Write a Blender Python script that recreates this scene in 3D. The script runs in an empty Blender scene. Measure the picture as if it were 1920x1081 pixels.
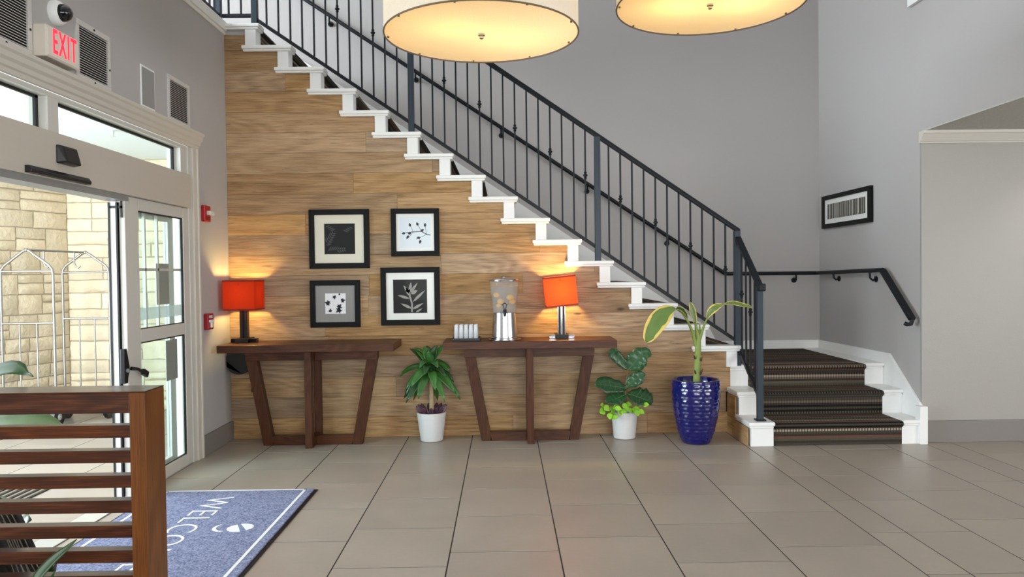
import bpy, bmesh, math, random
from mathutils import Vector, Matrix, Euler
random.seed(7)
SC = bpy.context.scene
COL = SC.collection
PI = math.pi

# ------------------------------------------------------------------ camera
CAM_H, FPX = 1.32, 1400.0
YAW, PITCH, ROLL = 0.0104, -0.0199, -0.0125
_f = Vector((math.sin(YAW)*math.cos(PITCH), math.cos(YAW)*math.cos(PITCH), math.sin(PITCH)))
_r = Vector((math.cos(YAW), -math.sin(YAW), 0)); _u = _r.cross(_f)
RIGHT = math.cos(ROLL)*_r + math.sin(ROLL)*_u
UP = -math.sin(ROLL)*_r + math.cos(ROLL)*_u
cd = bpy.data.cameras.new('camera'); cam = bpy.data.objects.new('camera', cd); COL.objects.link(cam)
cd.sensor_width = 36.0; cd.lens = FPX/1920*36.0; cd.clip_start = 0.05; cd.clip_end = 200
cam.matrix_world = Matrix(((RIGHT.x, UP.x, -_f.x, 0), (RIGHT.y, UP.y, -_f.y, 0), (RIGHT.z, UP.z, -_f.z, CAM_H), (0, 0, 0, 1)))
SC.camera = cam
def P(x, y, Y):
    """pixel of the photograph -> point at depth Y"""
    d = RIGHT*((x-960)/FPX) + UP*(-(y-540.5)/FPX) + _f
    return Vector((0, 0, CAM_H)) + d*(Y/d.y)

# ------------------------------------------------------------------ world, exposure, daylight, added side fill
SC.view_settings.view_transform = 'Standard'; SC.view_settings.look = 'None'
SC.cycles.sample_clamp_indirect = 3.0
SC.view_settings.exposure = 0.28; SC.view_settings.gamma = 1.0; SC.view_settings.use_curve_mapping = False
W = bpy.data.worlds.new('sky'); SC.world = W; W.use_nodes = True
W.node_tree.nodes['Background'].inputs[0].default_value = (0.80, 0.92, 1.0, 1)
W.node_tree.nodes['Background'].inputs[1].default_value = 1.6
def area(name, loc, target, sx, sy, power, col):
    l = bpy.data.lights.new(name, 'AREA'); l.shape = 'RECTANGLE'; l.size = sx; l.size_y = sy
    l.energy = power; l.color = col
    o = bpy.data.objects.new(name, l); COL.objects.link(o); o.location = loc
    o.rotation_euler = (Vector(target)-Vector(loc)).to_track_quat('-Z', 'Y').to_euler()
    return o
area('daylight_front_window', (0.9, -3.95, 1.55), (0.9, 6, 1.5), 6.0, 2.0, 200, (1.0, 1.0, 0.99))
area('side_fill_added', (7.85, -0.8, 1.35), (-2.2, 3.2, 1.6), 5.0, 1.6, 190, (1.0, 1.0, 1.0))  # unseen fill light added to brighten the left wall and door header
area('daylight_upstairs_window', (-6.3, 3.6, 4.55), (3.1, 5.2, 3.3), 6.0, 1.7, 420, (0.86, 0.93, 1.0))
area('daylight_porch_opening', (-5.25, 3.5, 1.3), (-2.8, 5.4, 0.8), 3.0, 2.1, 290, (0.80, 0.91, 1.0))

# ------------------------------------------------------------------ mesh helpers
class MB:
    def __init__(s): s.v = []; s.f = []; s.uv = None
    def add(s, vs, fs):
        n = len(s.v); s.v += [tuple(v) for v in vs]; s.f += [tuple(i+n for i in f) for f in fs]; return s
    def box(s, x0, x1, y0, y1, z0, z1):
        return s.add([(x0,y0,z0),(x1,y0,z0),(x1,y1,z0),(x0,y1,z0),(x0,y0,z1),(x1,y0,z1),(x1,y1,z1),(x0,y1,z1)],
                     [(0,3,2,1),(4,5,6,7),(0,1,5,4),(1,2,6,5),(2,3,7,6),(3,0,4,7)])
    def prism(s, poly, axis, a0, a1):
        n = len(poly)
        def m(p, a):
            return {'y': (p[0], a, p[1]), 'x': (a, p[0], p[1]), 'z': (p[0], p[1], a)}[axis]
        area2 = sum(poly[i][0]*poly[(i+1) % n][1]-poly[(i+1) % n][0]*poly[i][1] for i in range(n))
        if area2 < 0: poly = poly[::-1]
        vs = [m(p, a0) for p in poly]+[m(p, a1) for p in poly]
        front = tuple(range(n)); back = tuple(range(2*n-1, n-1, -1))
        sides = [(i, n+i, n+(i+1) % n, (i+1) % n) for i in range(n)]
        if axis in ('x', 'z'):
            front = front[::-1]; back = back[::-1]; sides = [q[::-1] for q in sides]
        return s.add(vs, [front, back]+sides)
    def tube(s, pts, r, n=8, caps=True, closed=False):
        pts = [Vector(p) for p in pts]; k = len(pts)
        rs = r if isinstance(r, (list, tuple)) else [r]*k
        vs = []; nrm = None
        for i, p in enumerate(pts):
            if closed: t = pts[(i+1) % k]-pts[i-1]
            else: t = pts[min(i+1, k-1)]-pts[max(i-1, 0)]
            t.normalize()
            if nrm is None:
                a = Vector((0, 0, 1)) if abs(t.z) < .9 else Vector((1, 0, 0))
                nrm = t.cross(a).normalized()
            else:
                nrm = (nrm-t*nrm.dot(t)).normalized()
            b = t.cross(nrm)
            for j in range(n):
                a = 2*PI*j/n
                vs.append(p+(nrm*math.cos(a)+b*math.sin(a))*rs[i])
        fs = []
        for i in range(k if closed else k-1):
            i2 = (i+1) % k
            for j in range(n):
                fs.append((i*n+j, i*n+(j+1) % n, i2*n+(j+1) % n, i2*n+j))
        if caps and not closed:
            fs.append(tuple(range(n-1, -1, -1))); fs.append(tuple((k-1)*n+j for j in range(n)))
        return s.add(vs, fs)
    def bar(s, a, b, w, h, up=(0, 0, 1)):
        a = Vector(a); b = Vector(b); t = (b-a).normalized(); sd = t.cross(Vector(up)).normalized(); u = sd.cross(t)
        vs = []
        for p in (a, b):
            for i, j in ((-1,-1),(1,-1),(1,1),(-1,1)): vs.append(p+sd*(w/2*i)+u*(h/2*j))
        return s.add(vs, [(3,2,1,0),(4,5,6,7),(0,1,5,4),(1,2,6,5),(2,3,7,6),(3,0,4,7)])
    def lathe(s, prof, c, n=28, cap0=True, cap1=True):
        vs = []; k = len(prof)
        for r, z in prof:
            for j in range(n):
                a = 2*PI*j/n; vs.append((c[0]+r*math.cos(a), c[1]+r*math.sin(a), c[2]+z))
        fs = []
        for i in range(k-1):
            for j in range(n): fs.append((i*n+j, i*n+(j+1) % n, (i+1)*n+(j+1) % n, (i+1)*n+j))
        if cap0: fs.append(tuple(range(n-1, -1, -1)))
        if cap1: fs.append(tuple((k-1)*n+j for j in range(n)))
        return s.add(vs, fs)
    def ball(s, c, r, n=12, sc=(1, 1, 1)):
        prof = [(max(1e-4, math.sin(PI*i/8))*r, -math.cos(PI*i/8)*r*sc[2]) for i in range(9)]
        m = MB().lathe(prof, (0, 0, 0), n)
        return s.add([(c[0]+x*sc[0], c[1]+y*sc[1], c[2]+z) for x, y, z in m.v], m.f)
    def leaf(s, pts, ws, nrm=(0, -1, 0.4), fold=0.18, wave=0.0):
        """a leaf blade along the points, folded along its midrib"""
        pts = [Vector(p) for p in pts]; nh = Vector(nrm); k = len(pts); vs = []
        for i, p in enumerate(pts):
            t = (pts[min(i+1, k-1)]-pts[max(i-1, 0)]).normalized()
            sd = t.cross(nh); sd = sd.normalized() if sd.length > 1e-5 else Vector((1, 0, 0))
            u = sd.cross(t).normalized(); w = ws[i]
            if u.dot(nh) < 0: u = -u
            wv = wave*w*math.sin(i*2.1)
            for q in (-1, -.5, 0, .5, 1): vs.append(p+sd*(w*q)+u*(w*fold*(abs(q)**1.3))+u*wv*q)
        fs = []
        for i in range(k-1):
            for j in range(4): fs.append((i*5+j, i*5+j+1, (i+1)*5+j+1, (i+1)*5+j))
        return s.add(vs, fs)

def smooth_path(pts, ws, n=13):
    """resample a coarse midrib to a smooth one"""
    pts = [Vector(p) for p in pts]; k = len(pts); op = []; ow = []
    for j in range(n):
        t = j*(k-1)/(n-1); i = min(int(t), k-2); f = t-i
        p0, p1, p2, p3 = pts[max(i-1, 0)], pts[i], pts[i+1], pts[min(i+2, k-1)]
        op.append(.5*((2*p1)+(p2-p0)*f+(2*p0-5*p1+4*p2-p3)*f*f+(3*p1-p0-3*p2+p3)*f**3))
        w0, w1, w2, w3 = ws[max(i-1, 0)], ws[i], ws[i+1], ws[min(i+2, k-1)]
        ow.append(max(.0008, .5*((2*w1)+(w2-w0)*f+(2*w0-5*w1+4*w2-w3)*f*f+(3*w1-w0-3*w2+w3)*f**3)))
    return op, ow
WL = {}
def wl(o): return WL.get(o.name, Vector((0, 0, 0))) if o else Vector((0, 0, 0))
def props(o, label=None, cat=None, group=None, kind=None):
    if label: o['label'] = label
    if cat: o['category'] = cat
    if group: o['group'] = group
    if kind: o['kind'] = kind
    return o
def thing(name, loc, label, cat, group=None, kind=None):
    o = bpy.data.objects.new(name, None); COL.objects.link(o); o.location = loc
    o.empty_display_size = .1; WL[o.name] = Vector(loc)
    return props(o, label, cat, group, kind)
def mesh_from(mb, name, org):
    me = bpy.data.meshes.new(name)
    me.from_pydata([(v[0]-org[0], v[1]-org[1], v[2]-org[2]) for v in mb.v], [], mb.f)
    if mb.uv:
        ul = me.uv_layers.new(name='UVMap')
        for lp in me.loops: ul.data[lp.index].uv = mb.uv[lp.vertex_index]
    me.validate(); me.update()
    return me
def obj(name, mb, mat, parent=None, smooth=False, bevel=0, origin=None, solid=0, sub=0, label=None, cat=None, group=None, kind=None):
    """link one mesh object; vertices are in world coordinates"""
    if origin is None:
        xs = [v[0] for v in mb.v]; ys = [v[1] for v in mb.v]; zs = [v[2] for v in mb.v]
        origin = Vector(((min(xs)+max(xs))/2, (min(ys)+max(ys))/2, min(zs)))
    origin = Vector(origin)
    me = mesh_from(mb, name, origin)
    if smooth:
        for p in me.polygons: p.use_smooth = True
        me.set_sharp_from_angle(angle=math.radians(smooth if smooth > 1 else 40))
    me.materials.append(mat)
    return link(name, me, origin, parent, bevel, solid, sub, label, cat, group, kind)
def link(name, me, origin, parent=None, bevel=0, solid=0, sub=0, label=None, cat=None, group=None, kind=None):
    o = bpy.data.objects.new(name, me); COL.objects.link(o)
    o.parent = parent; o.location = Vector(origin)-wl(parent); WL[o.name] = Vector(origin)
    if solid:
        m = o.modifiers.new('s', 'SOLIDIFY'); m.thickness = solid; m.offset = 0
    if sub:
        m = o.modifiers.new('u', 'SUBSURF'); m.levels = m.render_levels = sub
    if bevel:
        m = o.modifiers.new('b', 'BEVEL'); m.width = bevel; m.segments = 2; m.limit_method = 'ANGLE'
    return props(o, label, cat, group, kind)

# ------------------------------------------------------------------ materials
def lin(c):
    if max(c) > 1.001: c = [x/255 for x in c]
    return tuple(x/12.92 if x <= .04045 else ((x+.055)/1.055)**2.4 for x in c)
def newmat(name):
    m = bpy.data.materials.new(name); m.use_nodes = True
    return m, m.node_tree, m.node_tree.nodes['Principled BSDF']
def N(nt, t, **kw):
    n = nt.nodes.new(t)
    for k, v in kw.items(): setattr(n, k, v)
    return n
def mth(nt, op, a, b=None, c=None):
    n = N(nt, 'ShaderNodeMath', operation=op)
    for i, x in enumerate((a, b, c)):
        if x is None: continue
        if isinstance(x, (int, float)): n.inputs[i].default_value = x
        else: nt.links.new(x, n.inputs[i])
    return n.outputs[0]
def scaled_color(nt, col, fac):
    n = N(nt, 'ShaderNodeVectorMath', operation='SCALE')
    if isinstance(col, tuple): n.inputs[0].default_value = col[:3]
    else: nt.links.new(col, n.inputs[0])
    nt.links.new(fac, n.inputs['Scale']); return n.outputs[0]
def coords(nt, scale=(1, 1, 1), rnd=True, src='Object'):
    tc = N(nt, 'ShaderNodeTexCoord'); mp = N(nt, 'ShaderNodeMapping'); mp.inputs['Scale'].default_value = scale
    nt.links.new(tc.outputs[src], mp.inputs['Vector'])
    if rnd:
        oi = N(nt, 'ShaderNodeObjectInfo'); cx = N(nt, 'ShaderNodeCombineXYZ')
        for i, k in enumerate((37.0, 61.0, 83.0)): nt.links.new(mth(nt, 'MULTIPLY', oi.outputs['Random'], k), cx.inputs[i])
        nt.links.new(cx.outputs[0], mp.inputs['Location'])
    return mp.outputs[0]
def noise(nt, vec, scale, detail=3, rough=.5, dist=0):
    n = N(nt, 'ShaderNodeTexNoise'); n.inputs['Scale'].default_value = scale; n.inputs['Detail'].default_value = detail
    n.inputs['Roughness'].default_value = rough; n.inputs['Distortion'].default_value = dist
    nt.links.new(vec, n.inputs['Vector']); return n.outputs['Fac']
def bump(nt, b, h, strength, dist=.01):
    n = N(nt, 'ShaderNodeBump'); n.inputs['Strength'].default_value = strength; n.inputs['Distance'].default_value = dist
    nt.links.new(h, n.inputs['Height']); nt.links.new(n.outputs[0], b.inputs['Normal'])
def mat(name, col, rough=.5, metal=0, spec=.5, var=0, vs=6, stretch=(1, 1, 1), rnd=0, bmp=0, bs=60, coat=0, emit=None, es=0, bd=.005):
    m, nt, b = newmat(name); c = lin(col)
    b.inputs['Base Color'].default_value = (*c, 1); b.inputs['Roughness'].default_value = rough
    b.inputs['Metallic'].default_value = metal; b.inputs['Specular IOR Level'].default_value = spec
    if coat: b.inputs['Coat Weight'].default_value = coat; b.inputs['Coat Roughness'].default_value = .06
    if emit: b.inputs['Emission Color'].default_value = (*lin(emit), 1); b.inputs['Emission Strength'].default_value = es
    fac = None
    if var:
        n = noise(nt, coords(nt, stretch), vs, 4); fac = mth(nt, 'MULTIPLY_ADD', n, 2*var, 1-var)
    if rnd:
        oi = N(nt, 'ShaderNodeObjectInfo'); f2 = mth(nt, 'MULTIPLY_ADD', oi.outputs['Random'], 2*rnd, 1-rnd)
        fac = f2 if fac is None else mth(nt, 'MULTIPLY', fac, f2)
    if fac is not None: nt.links.new(scaled_color(nt, c, fac), b.inputs['Base Color'])
    if bmp: bump(nt, b, noise(nt, coords(nt, stretch), bs, 3), bmp, bd)
    return m
def wood(name, cd_, cm, cl, axis='x', scale=1.0, rnd=.1, rough=.5, knots=0.0, bmp=.15, coat=0, ring=1.0, spec=.3):
    m, nt, b = newmat(name); b.inputs['Roughness'].default_value = rough; b.inputs['Specular IOR Level'].default_value = spec
    ax = lambda l, c: tuple(q*scale for q in {'x': (l, c, c), 'y': (c, l, c), 'z': (c, c, l)}[axis])
    low = noise(nt, coords(nt, ax(.7, 5)), 1.0, 2, .5, .5)
    cont = noise(nt, coords(nt, ax(.55, 3.2)), 1.0, 1.5, .45, .3)
    rg = mth(nt, 'SINE', mth(nt, 'MULTIPLY', cont, 95.0))
    fib = noise(nt, coords(nt, ax(3.0, 95)), 1.6, 3, .65, .2)
    f = mth(nt, 'ADD', mth(nt, 'MULTIPLY_ADD', low, .26, .37), mth(nt, 'MULTIPLY_ADD', fib, .62, -.31))
    f = mth(nt, 'ADD', f, mth(nt, 'MULTIPLY', rg, .045*ring))
    rp = N(nt, 'ShaderNodeValToRGB'); e = rp.color_ramp.elements
    e[0].position = .30; e[0].color = (*lin(cd_), 1); e[1].position = .70; e[1].color = (*lin(cl), 1)
    x = e.new(.50); x.color = (*lin(cm), 1)
    nt.links.new(f, rp.inputs[0]); out = rp.outputs[0]
    oi = N(nt, 'ShaderNodeObjectInfo'); fac = mth(nt, 'MULTIPLY_ADD', oi.outputs['Random'], 2*rnd, 1-rnd)
    if knots:
        vo = N(nt, 'ShaderNodeTexVoronoi'); vo.inputs['Scale'].default_value = 1.0
        nt.links.new(coords(nt, ax(2.0, 4.2)), vo.inputs['Vector'])
        sp = N(nt, 'ShaderNodeSeparateColor'); nt.links.new(vo.outputs['Color'], sp.inputs[0])
        gate = mth(nt, 'GREATER_THAN', sp.outputs[0], .52)
        def spot(r0, r1):
            k = N(nt, 'ShaderNodeMapRange'); k.interpolation_type = 'SMOOTHSTEP'
            nt.links.new(mth(nt, 'ADD', vo.outputs['Distance'], mth(nt, 'MULTIPLY_ADD', fib, .10, -.05)), k.inputs[0])
            k.inputs[1].default_value = r0; k.inputs[2].default_value = r1; k.inputs[3].default_value = 1; k.inputs[4].default_value = 0
            return mth(nt, 'MULTIPLY', k.outputs[0], gate)
        fac = mth(nt, 'MULTIPLY', fac, mth(nt, 'SUBTRACT', 1.0, mth(nt, 'MULTIPLY', spot(.02, .10), knots)))
        fac = mth(nt, 'MULTIPLY', fac, mth(nt, 'SUBTRACT', 1.0, mth(nt, 'MULTIPLY', spot(.05, .42), .28)))
    if knots:
        fk = N(nt, 'ShaderNodeMapRange'); fk.interpolation_type = 'SMOOTHSTEP'; nt.links.new(noise(nt, coords(nt, ax(5, 48)), 1.0, 2, .5, .6), fk.inputs[0])
        fk.inputs[1].default_value = .62; fk.inputs[2].default_value = .74; fk.inputs[3].default_value = 1; fk.inputs[4].default_value = .68
        fac = mth(nt, 'MULTIPLY', fac, fk.outputs[0])
    hs = N(nt, 'ShaderNodeHueSaturation'); nt.links.new(out, hs.inputs['Color'])
    fr_ = mth(nt, 'FRACT', mth(nt, 'MULTIPLY', oi.outputs['Random'], 7.31)); nt.links.new(mth(nt, 'MULTIPLY_ADD', fr_, 2*rnd, 1-rnd), hs.inputs['Saturation'])
    nt.links.new(scaled_color(nt, hs.outputs[0], fac), b.inputs['Base Color'])
    if coat: b.inputs['Coat Weight'].default_value = coat; b.inputs['Coat Roughness'].default_value = .15
    if bmp: bump(nt, b, fib, bmp, .003)
    return m
def see_thru(name, col, amount, rough=.03, tint=(1, 1, 1)):
    """clear sheet: part transparent, part glossy / milky"""
    m = bpy.data.materials.new(name); m.use_nodes = True; nt = m.node_tree; nt.nodes.clear()
    o = N(nt, 'ShaderNodeOutputMaterial'); t = N(nt, 'ShaderNodeBsdfTransparent'); t.inputs[0].default_value = (*tint, 1)
    b = N(nt, 'ShaderNodeBsdfPrincipled'); b.inputs['Base Color'].default_value = (*lin(col), 1); b.inputs['Roughness'].default_value = rough
    mx = N(nt, 'ShaderNodeMixShader'); mx.inputs[0].default_value = amount
    nt.links.new(t.outputs[0], mx.inputs[1]); nt.links.new(b.outputs[0], mx.inputs[2]); nt.links.new(mx.outputs[0], o.inputs[0])
    return m
def pane_glass(name, tint=(.93, .98, .97)):
    m = bpy.data.materials.new(name); m.use_nodes = True; nt = m.node_tree; nt.nodes.clear()
    o = N(nt, 'ShaderNodeOutputMaterial'); t = N(nt, 'ShaderNodeBsdfTransparent'); t.inputs[0].default_value = (*tint, 1)
    g = N(nt, 'ShaderNodeBsdfGlossy'); g.inputs['Roughness'].default_value = .02
    fr = N(nt, 'ShaderNodeFresnel'); fr.inputs[0].default_value = 1.45; mx = N(nt, 'ShaderNodeMixShader')
    ge = N(nt, 'ShaderNodeNewGeometry'); fac = mth(nt, 'MULTIPLY', fr.outputs[0], mth(nt, 'SUBTRACT', 1.0, ge.outputs['Backfacing']))
    nt.links.new(fac, mx.inputs[0]); nt.links.new(t.outputs[0], mx.inputs[1]); nt.links.new(g.outputs[0], mx.inputs[2])
    nt.links.new(mx.outputs[0], o.inputs[0]); return m
def fabric(name, col, trans, rough=.9):
    m = bpy.data.materials.new(name); m.use_nodes = True; nt = m.node_tree; nt.nodes.clear()
    o = N(nt, 'ShaderNodeOutputMaterial'); d = N(nt, 'ShaderNodeBsdfDiffuse'); t = N(nt, 'ShaderNodeBsdfTranslucent')
    v = coords(nt, (1, 1, 1)); n = noise(nt, v, 220, 2); c = scaled_color(nt, lin(col), mth(nt, 'MULTIPLY_ADD', n, .25, .88))
    nt.links.new(c, d.inputs[0]); nt.links.new(c, t.inputs[0])
    mx = N(nt, 'ShaderNodeMixShader'); mx.inputs[0].default_value = trans
    nt.links.new(d.outputs[0], mx.inputs[1]); nt.links.new(t.outputs[0], mx.inputs[2]); nt.links.new(mx.outputs[0], o.inputs[0])
    return m

M = {}
M['wall'] = mat('wall_paint', (180, 176, 174), .75, var=.02, vs=2, bmp=.08, bs=180)
M['alcove'] = mat('wall_paint_dimmed', (162, 157, 151), .42, var=.02, vs=2, bmp=.12, bs=120)  # same grey as the walls, darkened to stand in for dimmer light
M['ceil'] = mat('ceiling_paint', (236, 235, 232), .8)
M['texceil'] = mat('textured_ceiling', (196, 193, 184), .85, var=.14, vs=55, bmp=.8, bs=70, bd=.012)
M['base'] = mat('baseboard_taupe', (128, 122, 117), .55, var=.03)
M['white'] = mat('white_trim', (240, 240, 238), .38, var=.01)
M['trim'] = mat('door_trim_cream', (205, 199, 188), .45, var=.02)
M['frame'] = mat('door_frame_aluminium', (206, 203, 195), .4, var=.015)
M['header'] = mat('door_header', (196, 188, 176), .42, var=.03, vs=4, stretch=(1, .4, 6))
M['track'] = mat('track_grey', (150, 151, 150), .4, .3)
M['black'] = mat('black_plastic', (18, 18, 20), .35)
M['gasket'] = mat('gasket_black', (12, 14, 16), .5)
M['iron'] = mat('blackened_iron', (24, 27, 32), .45, .2, spec=.3, var=.08, vs=20)
M['ironpost'] = mat('iron_post', (50, 60, 69), .42, .25, spec=.35, var=.06, vs=20)
M['steelpale'] = mat('brushed_aluminium', (222, 226, 226), .28, .6)
M['chrome'] = mat('chrome', (225, 228, 232), .09, 1.0)
M['steel'] = mat('brushed_steel', (190, 190, 190), .22, 1.0, var=.05, vs=30, stretch=(1, 1, .05))
M['grout'] = mat('grout', (50, 44, 39), .95, var=.1, vs=30)
M['grass_glass'] = pane_glass('door_glass')
M['plank'] = wood('oak_plank', (122, 92, 61), (167, 134, 97), (194, 163, 125), 'x', 1.0, .15, .55, .75, .3)
M['plank_y'] = wood('oak_plank_side', (122, 92, 61), (167, 134, 97), (194, 163, 125), 'y', 1.0, .12, .55, .6, .3)
M['table'] = wood('walnut_stain', (50, 25, 13), (76, 42, 25), (98, 58, 37), 'x', 1.6, .04, .4, 0, .06, .04, spec=.25)
M['tableleg'] = wood('walnut_stain_leg', (50, 26, 14), (74, 42, 26), (92, 55, 36), 'z', 1.6, .04, .42, 0, .06, .0, spec=.2)
M['divx'] = wood('mahogany_shaded', (40, 16, 4), (70, 32, 9), (108, 57, 19), 'x', 1.5, .05, .36, 0, .05, .4)  # rail and slat wood, darkened in colour to stand for backlit shade
M['divz'] = wood('mahogany_post', (76, 39, 10), (106, 59, 17), (128, 77, 27), 'z', 1.5, .03, .36, 0, .05, .05)
M['divtop'] = M['divx']
def tile_mat():
    m, nt, b = newmat('porcelain_tile'); c = lin((166, 155, 143))
    n1 = noise(nt, coords(nt), 3.5, 5, .6, .4); n2 = noise(nt, coords(nt, (1, 3, 1)), 26, 4, .7)
    oi = N(nt, 'ShaderNodeObjectInfo'); f = mth(nt, 'MULTIPLY_ADD', oi.outputs['Random'], .10, .95)
    f = mth(nt, 'MULTIPLY', f, mth(nt, 'MULTIPLY_ADD', n1, .30, .85)); f = mth(nt, 'MULTIPLY', f, mth(nt, 'MULTIPLY_ADD', n2, .12, .94))
    nt.links.new(scaled_color(nt, c, f), b.inputs['Base Color'])
    b.inputs['Roughness'].default_value = .33; b.inputs['Specular IOR Level'].default_value = .45
    nt.links.new(mth(nt, 'MULTIPLY_ADD', n1, .18, .25), b.inputs['Roughness'])
    return m
M['tile'] = tile_mat()
def carpet_mat():
    m, nt, b = newmat('striped_carpet'); b.inputs['Roughness'].default_value = .95; b.inputs['Specular IOR Level'].default_value = .1
    tc = N(nt, 'ShaderNodeTexCoord'); sp = N(nt, 'ShaderNodeSeparateXYZ'); nt.links.new(tc.outputs['UV'], sp.inputs[0])
    u, v = sp.outputs[0], sp.outputs[1]
    wn = N(nt, 'ShaderNodeTexWhiteNoise', noise_dimensions='1D')
    nt.links.new(mth(nt, 'FLOOR', mth(nt, 'MULTIPLY', v, 58.0)), wn.inputs['W'])
    rp = N(nt, 'ShaderNodeValToRGB'); rp.color_ramp.interpolation = 'CONSTANT'; e = rp.color_ramp.elements
    e[0].position = 0; e[0].color = (*lin((62, 56, 50)), 1); e[1].position = .26; e[1].color = (*lin((104, 92, 80)), 1)
    for p, c in ((.45, (72, 68, 58)), (.62, (34, 30, 30)), (.74, (112, 74, 64)), (.82, (80, 82, 68)), (.92, (150, 134, 118))):
        x = e.new(p); x.color = (*lin(c), 1)
    nt.links.new(wn.outputs['Value'], rp.inputs[0])
    w2s = N(nt, 'ShaderNodeTexWhiteNoise', noise_dimensions='1D'); nt.links.new(mth(nt, 'ADD', mth(nt, 'FLOOR', mth(nt, 'MULTIPLY', v, 58.0)), 91.7), w2s.inputs['W'])
    w2c = mth(nt, 'POWER', w2s.outputs['Value'], 2.0)
    dash = mth(nt, 'MULTIPLY_ADD', mth(nt, 'SINE', mth(nt, 'MULTIPLY', u, 290.0)), mth(nt, 'MULTIPLY', w2c, .75), .9)
    nz = mth(nt, 'MULTIPLY_ADD', noise(nt, tc.outputs['Object'], 260, 2), .7, .65)
    nt.links.new(scaled_color(nt, rp.outputs[0], mth(nt, 'MULTIPLY', dash, nz)), b.inputs['Base Color'])
    bump(nt, b, noise(nt, tc.outputs['Object'], 420, 2), .5, .004)
    return m
M['carpet'] = carpet_mat()

# ================================================================== THE SETTING
XL, YWD, YBK, XR, YAL, ZC, ZAL, ZUP = -2.235, 6.09, 7.45, 3.16, 5.62, 5.6, 2.35, 3.30
RIS, RUN = 0.1765, 0.2582
floor = obj('floor', MB().box(-6.5, 8.2, -4.2, 7.7, -.12, -.0014), M['grout'], kind='structure', origin=(0, 0, -.0014))
TW, TX0 = .5203, -.794
shared_tile = None
def put_tile(x0, x1, y0, y1):
    global shared_tile
    g = .0034; a0, a1, b0, b1 = x0+g, x1-g, y0+g, y1-g
    if a1-a0 < .02 or b1-b0 < .02: return
    full = abs((x1-x0)-TW) < 1e-4 and abs((y1-y0)-TW) < 1e-4
    org = ((a0+a1)/2, (b0+b1)/2, 0)
    if full and shared_tile: me = shared_tile
    else:
        c = .0004
        def ring(z, i): return [(a0+i, b0+i, z), (a1-i, b0+i, z), (a1-i, b1-i, z), (a0+i, b1-i, z)]
        mb = MB().add(ring(-.012, 0)+ring(-c, 0)+ring(0, c), [(8, 9, 10, 11)]+[(r*4+i, r*4+(i+1) % 4, r*4+4+(i+1) % 4, r*4+4+i) for r in (0, 1) for i in range(4)])
        me = mesh_from(mb, 'tile', org); me.materials.append(M['tile'])
        if full: shared_tile = me
    link('tile', me, org, floor)
for k in range(-9, 13):
    cx0, cx1 = TX0+k*TW, TX0+(k+1)*TW
    off = (.232+.1734*k) % TW
    for j in range(1, 16):
        y0, y1 = off+(j-1)*TW, off+j*TW
        if y1 < 1.6: continue
        for rx0, rx1, ry0, ry1 in ((-5.3, XL, 1.6, 7.55), (XL, 2.0, 1.6, YWD+.01), (2.0, XR, 1.6, 5.66), (XR, 5.7, 1.6, YAL)):
            a0, a1, b0, b1 = max(cx0, rx0), min(cx1, rx1), max(y0, ry0), min(y1, ry1)
            if a1 > a0 and b1 > b0: put_tile(a0, a1, b0, b1)

# walls
DY0, DY1, DZ1 = 1.45, 5.485, 2.37        # doorway in the left wall
obj('wall_left', MB().box(XL-.16, XL, DY1, YWD+.04, 0, ZUP).box(XL-.16, XL, DY0, DY1, DZ1, ZUP).box(XL-.16, XL, -4.2, DY0, 0, ZUP), M['wall'], kind='structure')
obj('wall_back', MB().prism([(-6.5, 3.18), (XL-.16, 3.18), (XL-.16, 0), (XR+.16, 0), (XR+.16, ZC), (-6.5, ZC)], 'y', YBK, YBK+.15), M['wall'], kind='structure')
obj('wall_right', MB().prism([(-4.2, ZAL+.01), (YAL+.02, ZAL+.01), (YAL+.02, 0), (YBK, 0), (YBK, ZC), (-4.2, ZC)], 'x', XR, XR+.14), M['wall'], kind='structure')
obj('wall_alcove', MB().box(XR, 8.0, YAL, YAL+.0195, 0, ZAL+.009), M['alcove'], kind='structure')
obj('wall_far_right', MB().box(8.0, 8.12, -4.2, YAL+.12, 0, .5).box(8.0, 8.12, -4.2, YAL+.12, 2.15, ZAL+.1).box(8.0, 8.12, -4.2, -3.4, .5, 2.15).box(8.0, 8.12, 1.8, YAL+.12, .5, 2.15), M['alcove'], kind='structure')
obj('ceiling_alcove', MB().box(XR, 8.0, -4.2, YAL, ZAL, ZAL+.0095), M['texceil'], kind='structure')
obj('ceiling', MB().box(-6.5, XR+.16, -4.2, YBK+.15, ZC, ZC+.1), M['ceil'], kind='structure')
fw = MB().box(-6.5, -2.2, -4.2, -4.05, 0, ZC).box(4.0, 8.1, -4.2, -4.05, 0, ZC).box(-2.2, 4.0, -4.2, -4.05, 0, .45).box(-2.2, 4.0, -4.2, -4.05, 2.6, ZC)
obj('ceiling_light_block', MB().box(XL, XR-.001, -4.05, 2.2, 2.5, 2.6), M['ceil'], kind='structure')  # unseen low ceiling, added to shade the upper oak wall
obj('light_block_edge', MB().box(XL, XR-.001, 2.19, 2.215, 2.48, 2.68), M['white'], kind='structure')  # front edge of the added shading ceiling
obj('wall_front', fw, M['wall'], kind='structure')
obj('wall_upstairs', MB().box(-6.5, -6.35, -4.2, .5, ZUP, ZC).box(-6.5, -6.35, 6.7, 7.45, ZUP, ZC).box(-6.5, -6.35, .5, 6.7, ZUP, 3.65).box(-6.5, -6.35, .5, 6.7, 5.45, ZC), M['wall'], kind='structure')
obj('floor_upstairs', MB().box(-6.35, XL-.01, -4.1, YBK, ZUP-.12, ZUP+.05).box(XL-.01, -2.01, 6.13, YBK, ZUP-.12, ZUP+.05), M['ceil'], kind='structure')
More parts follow.
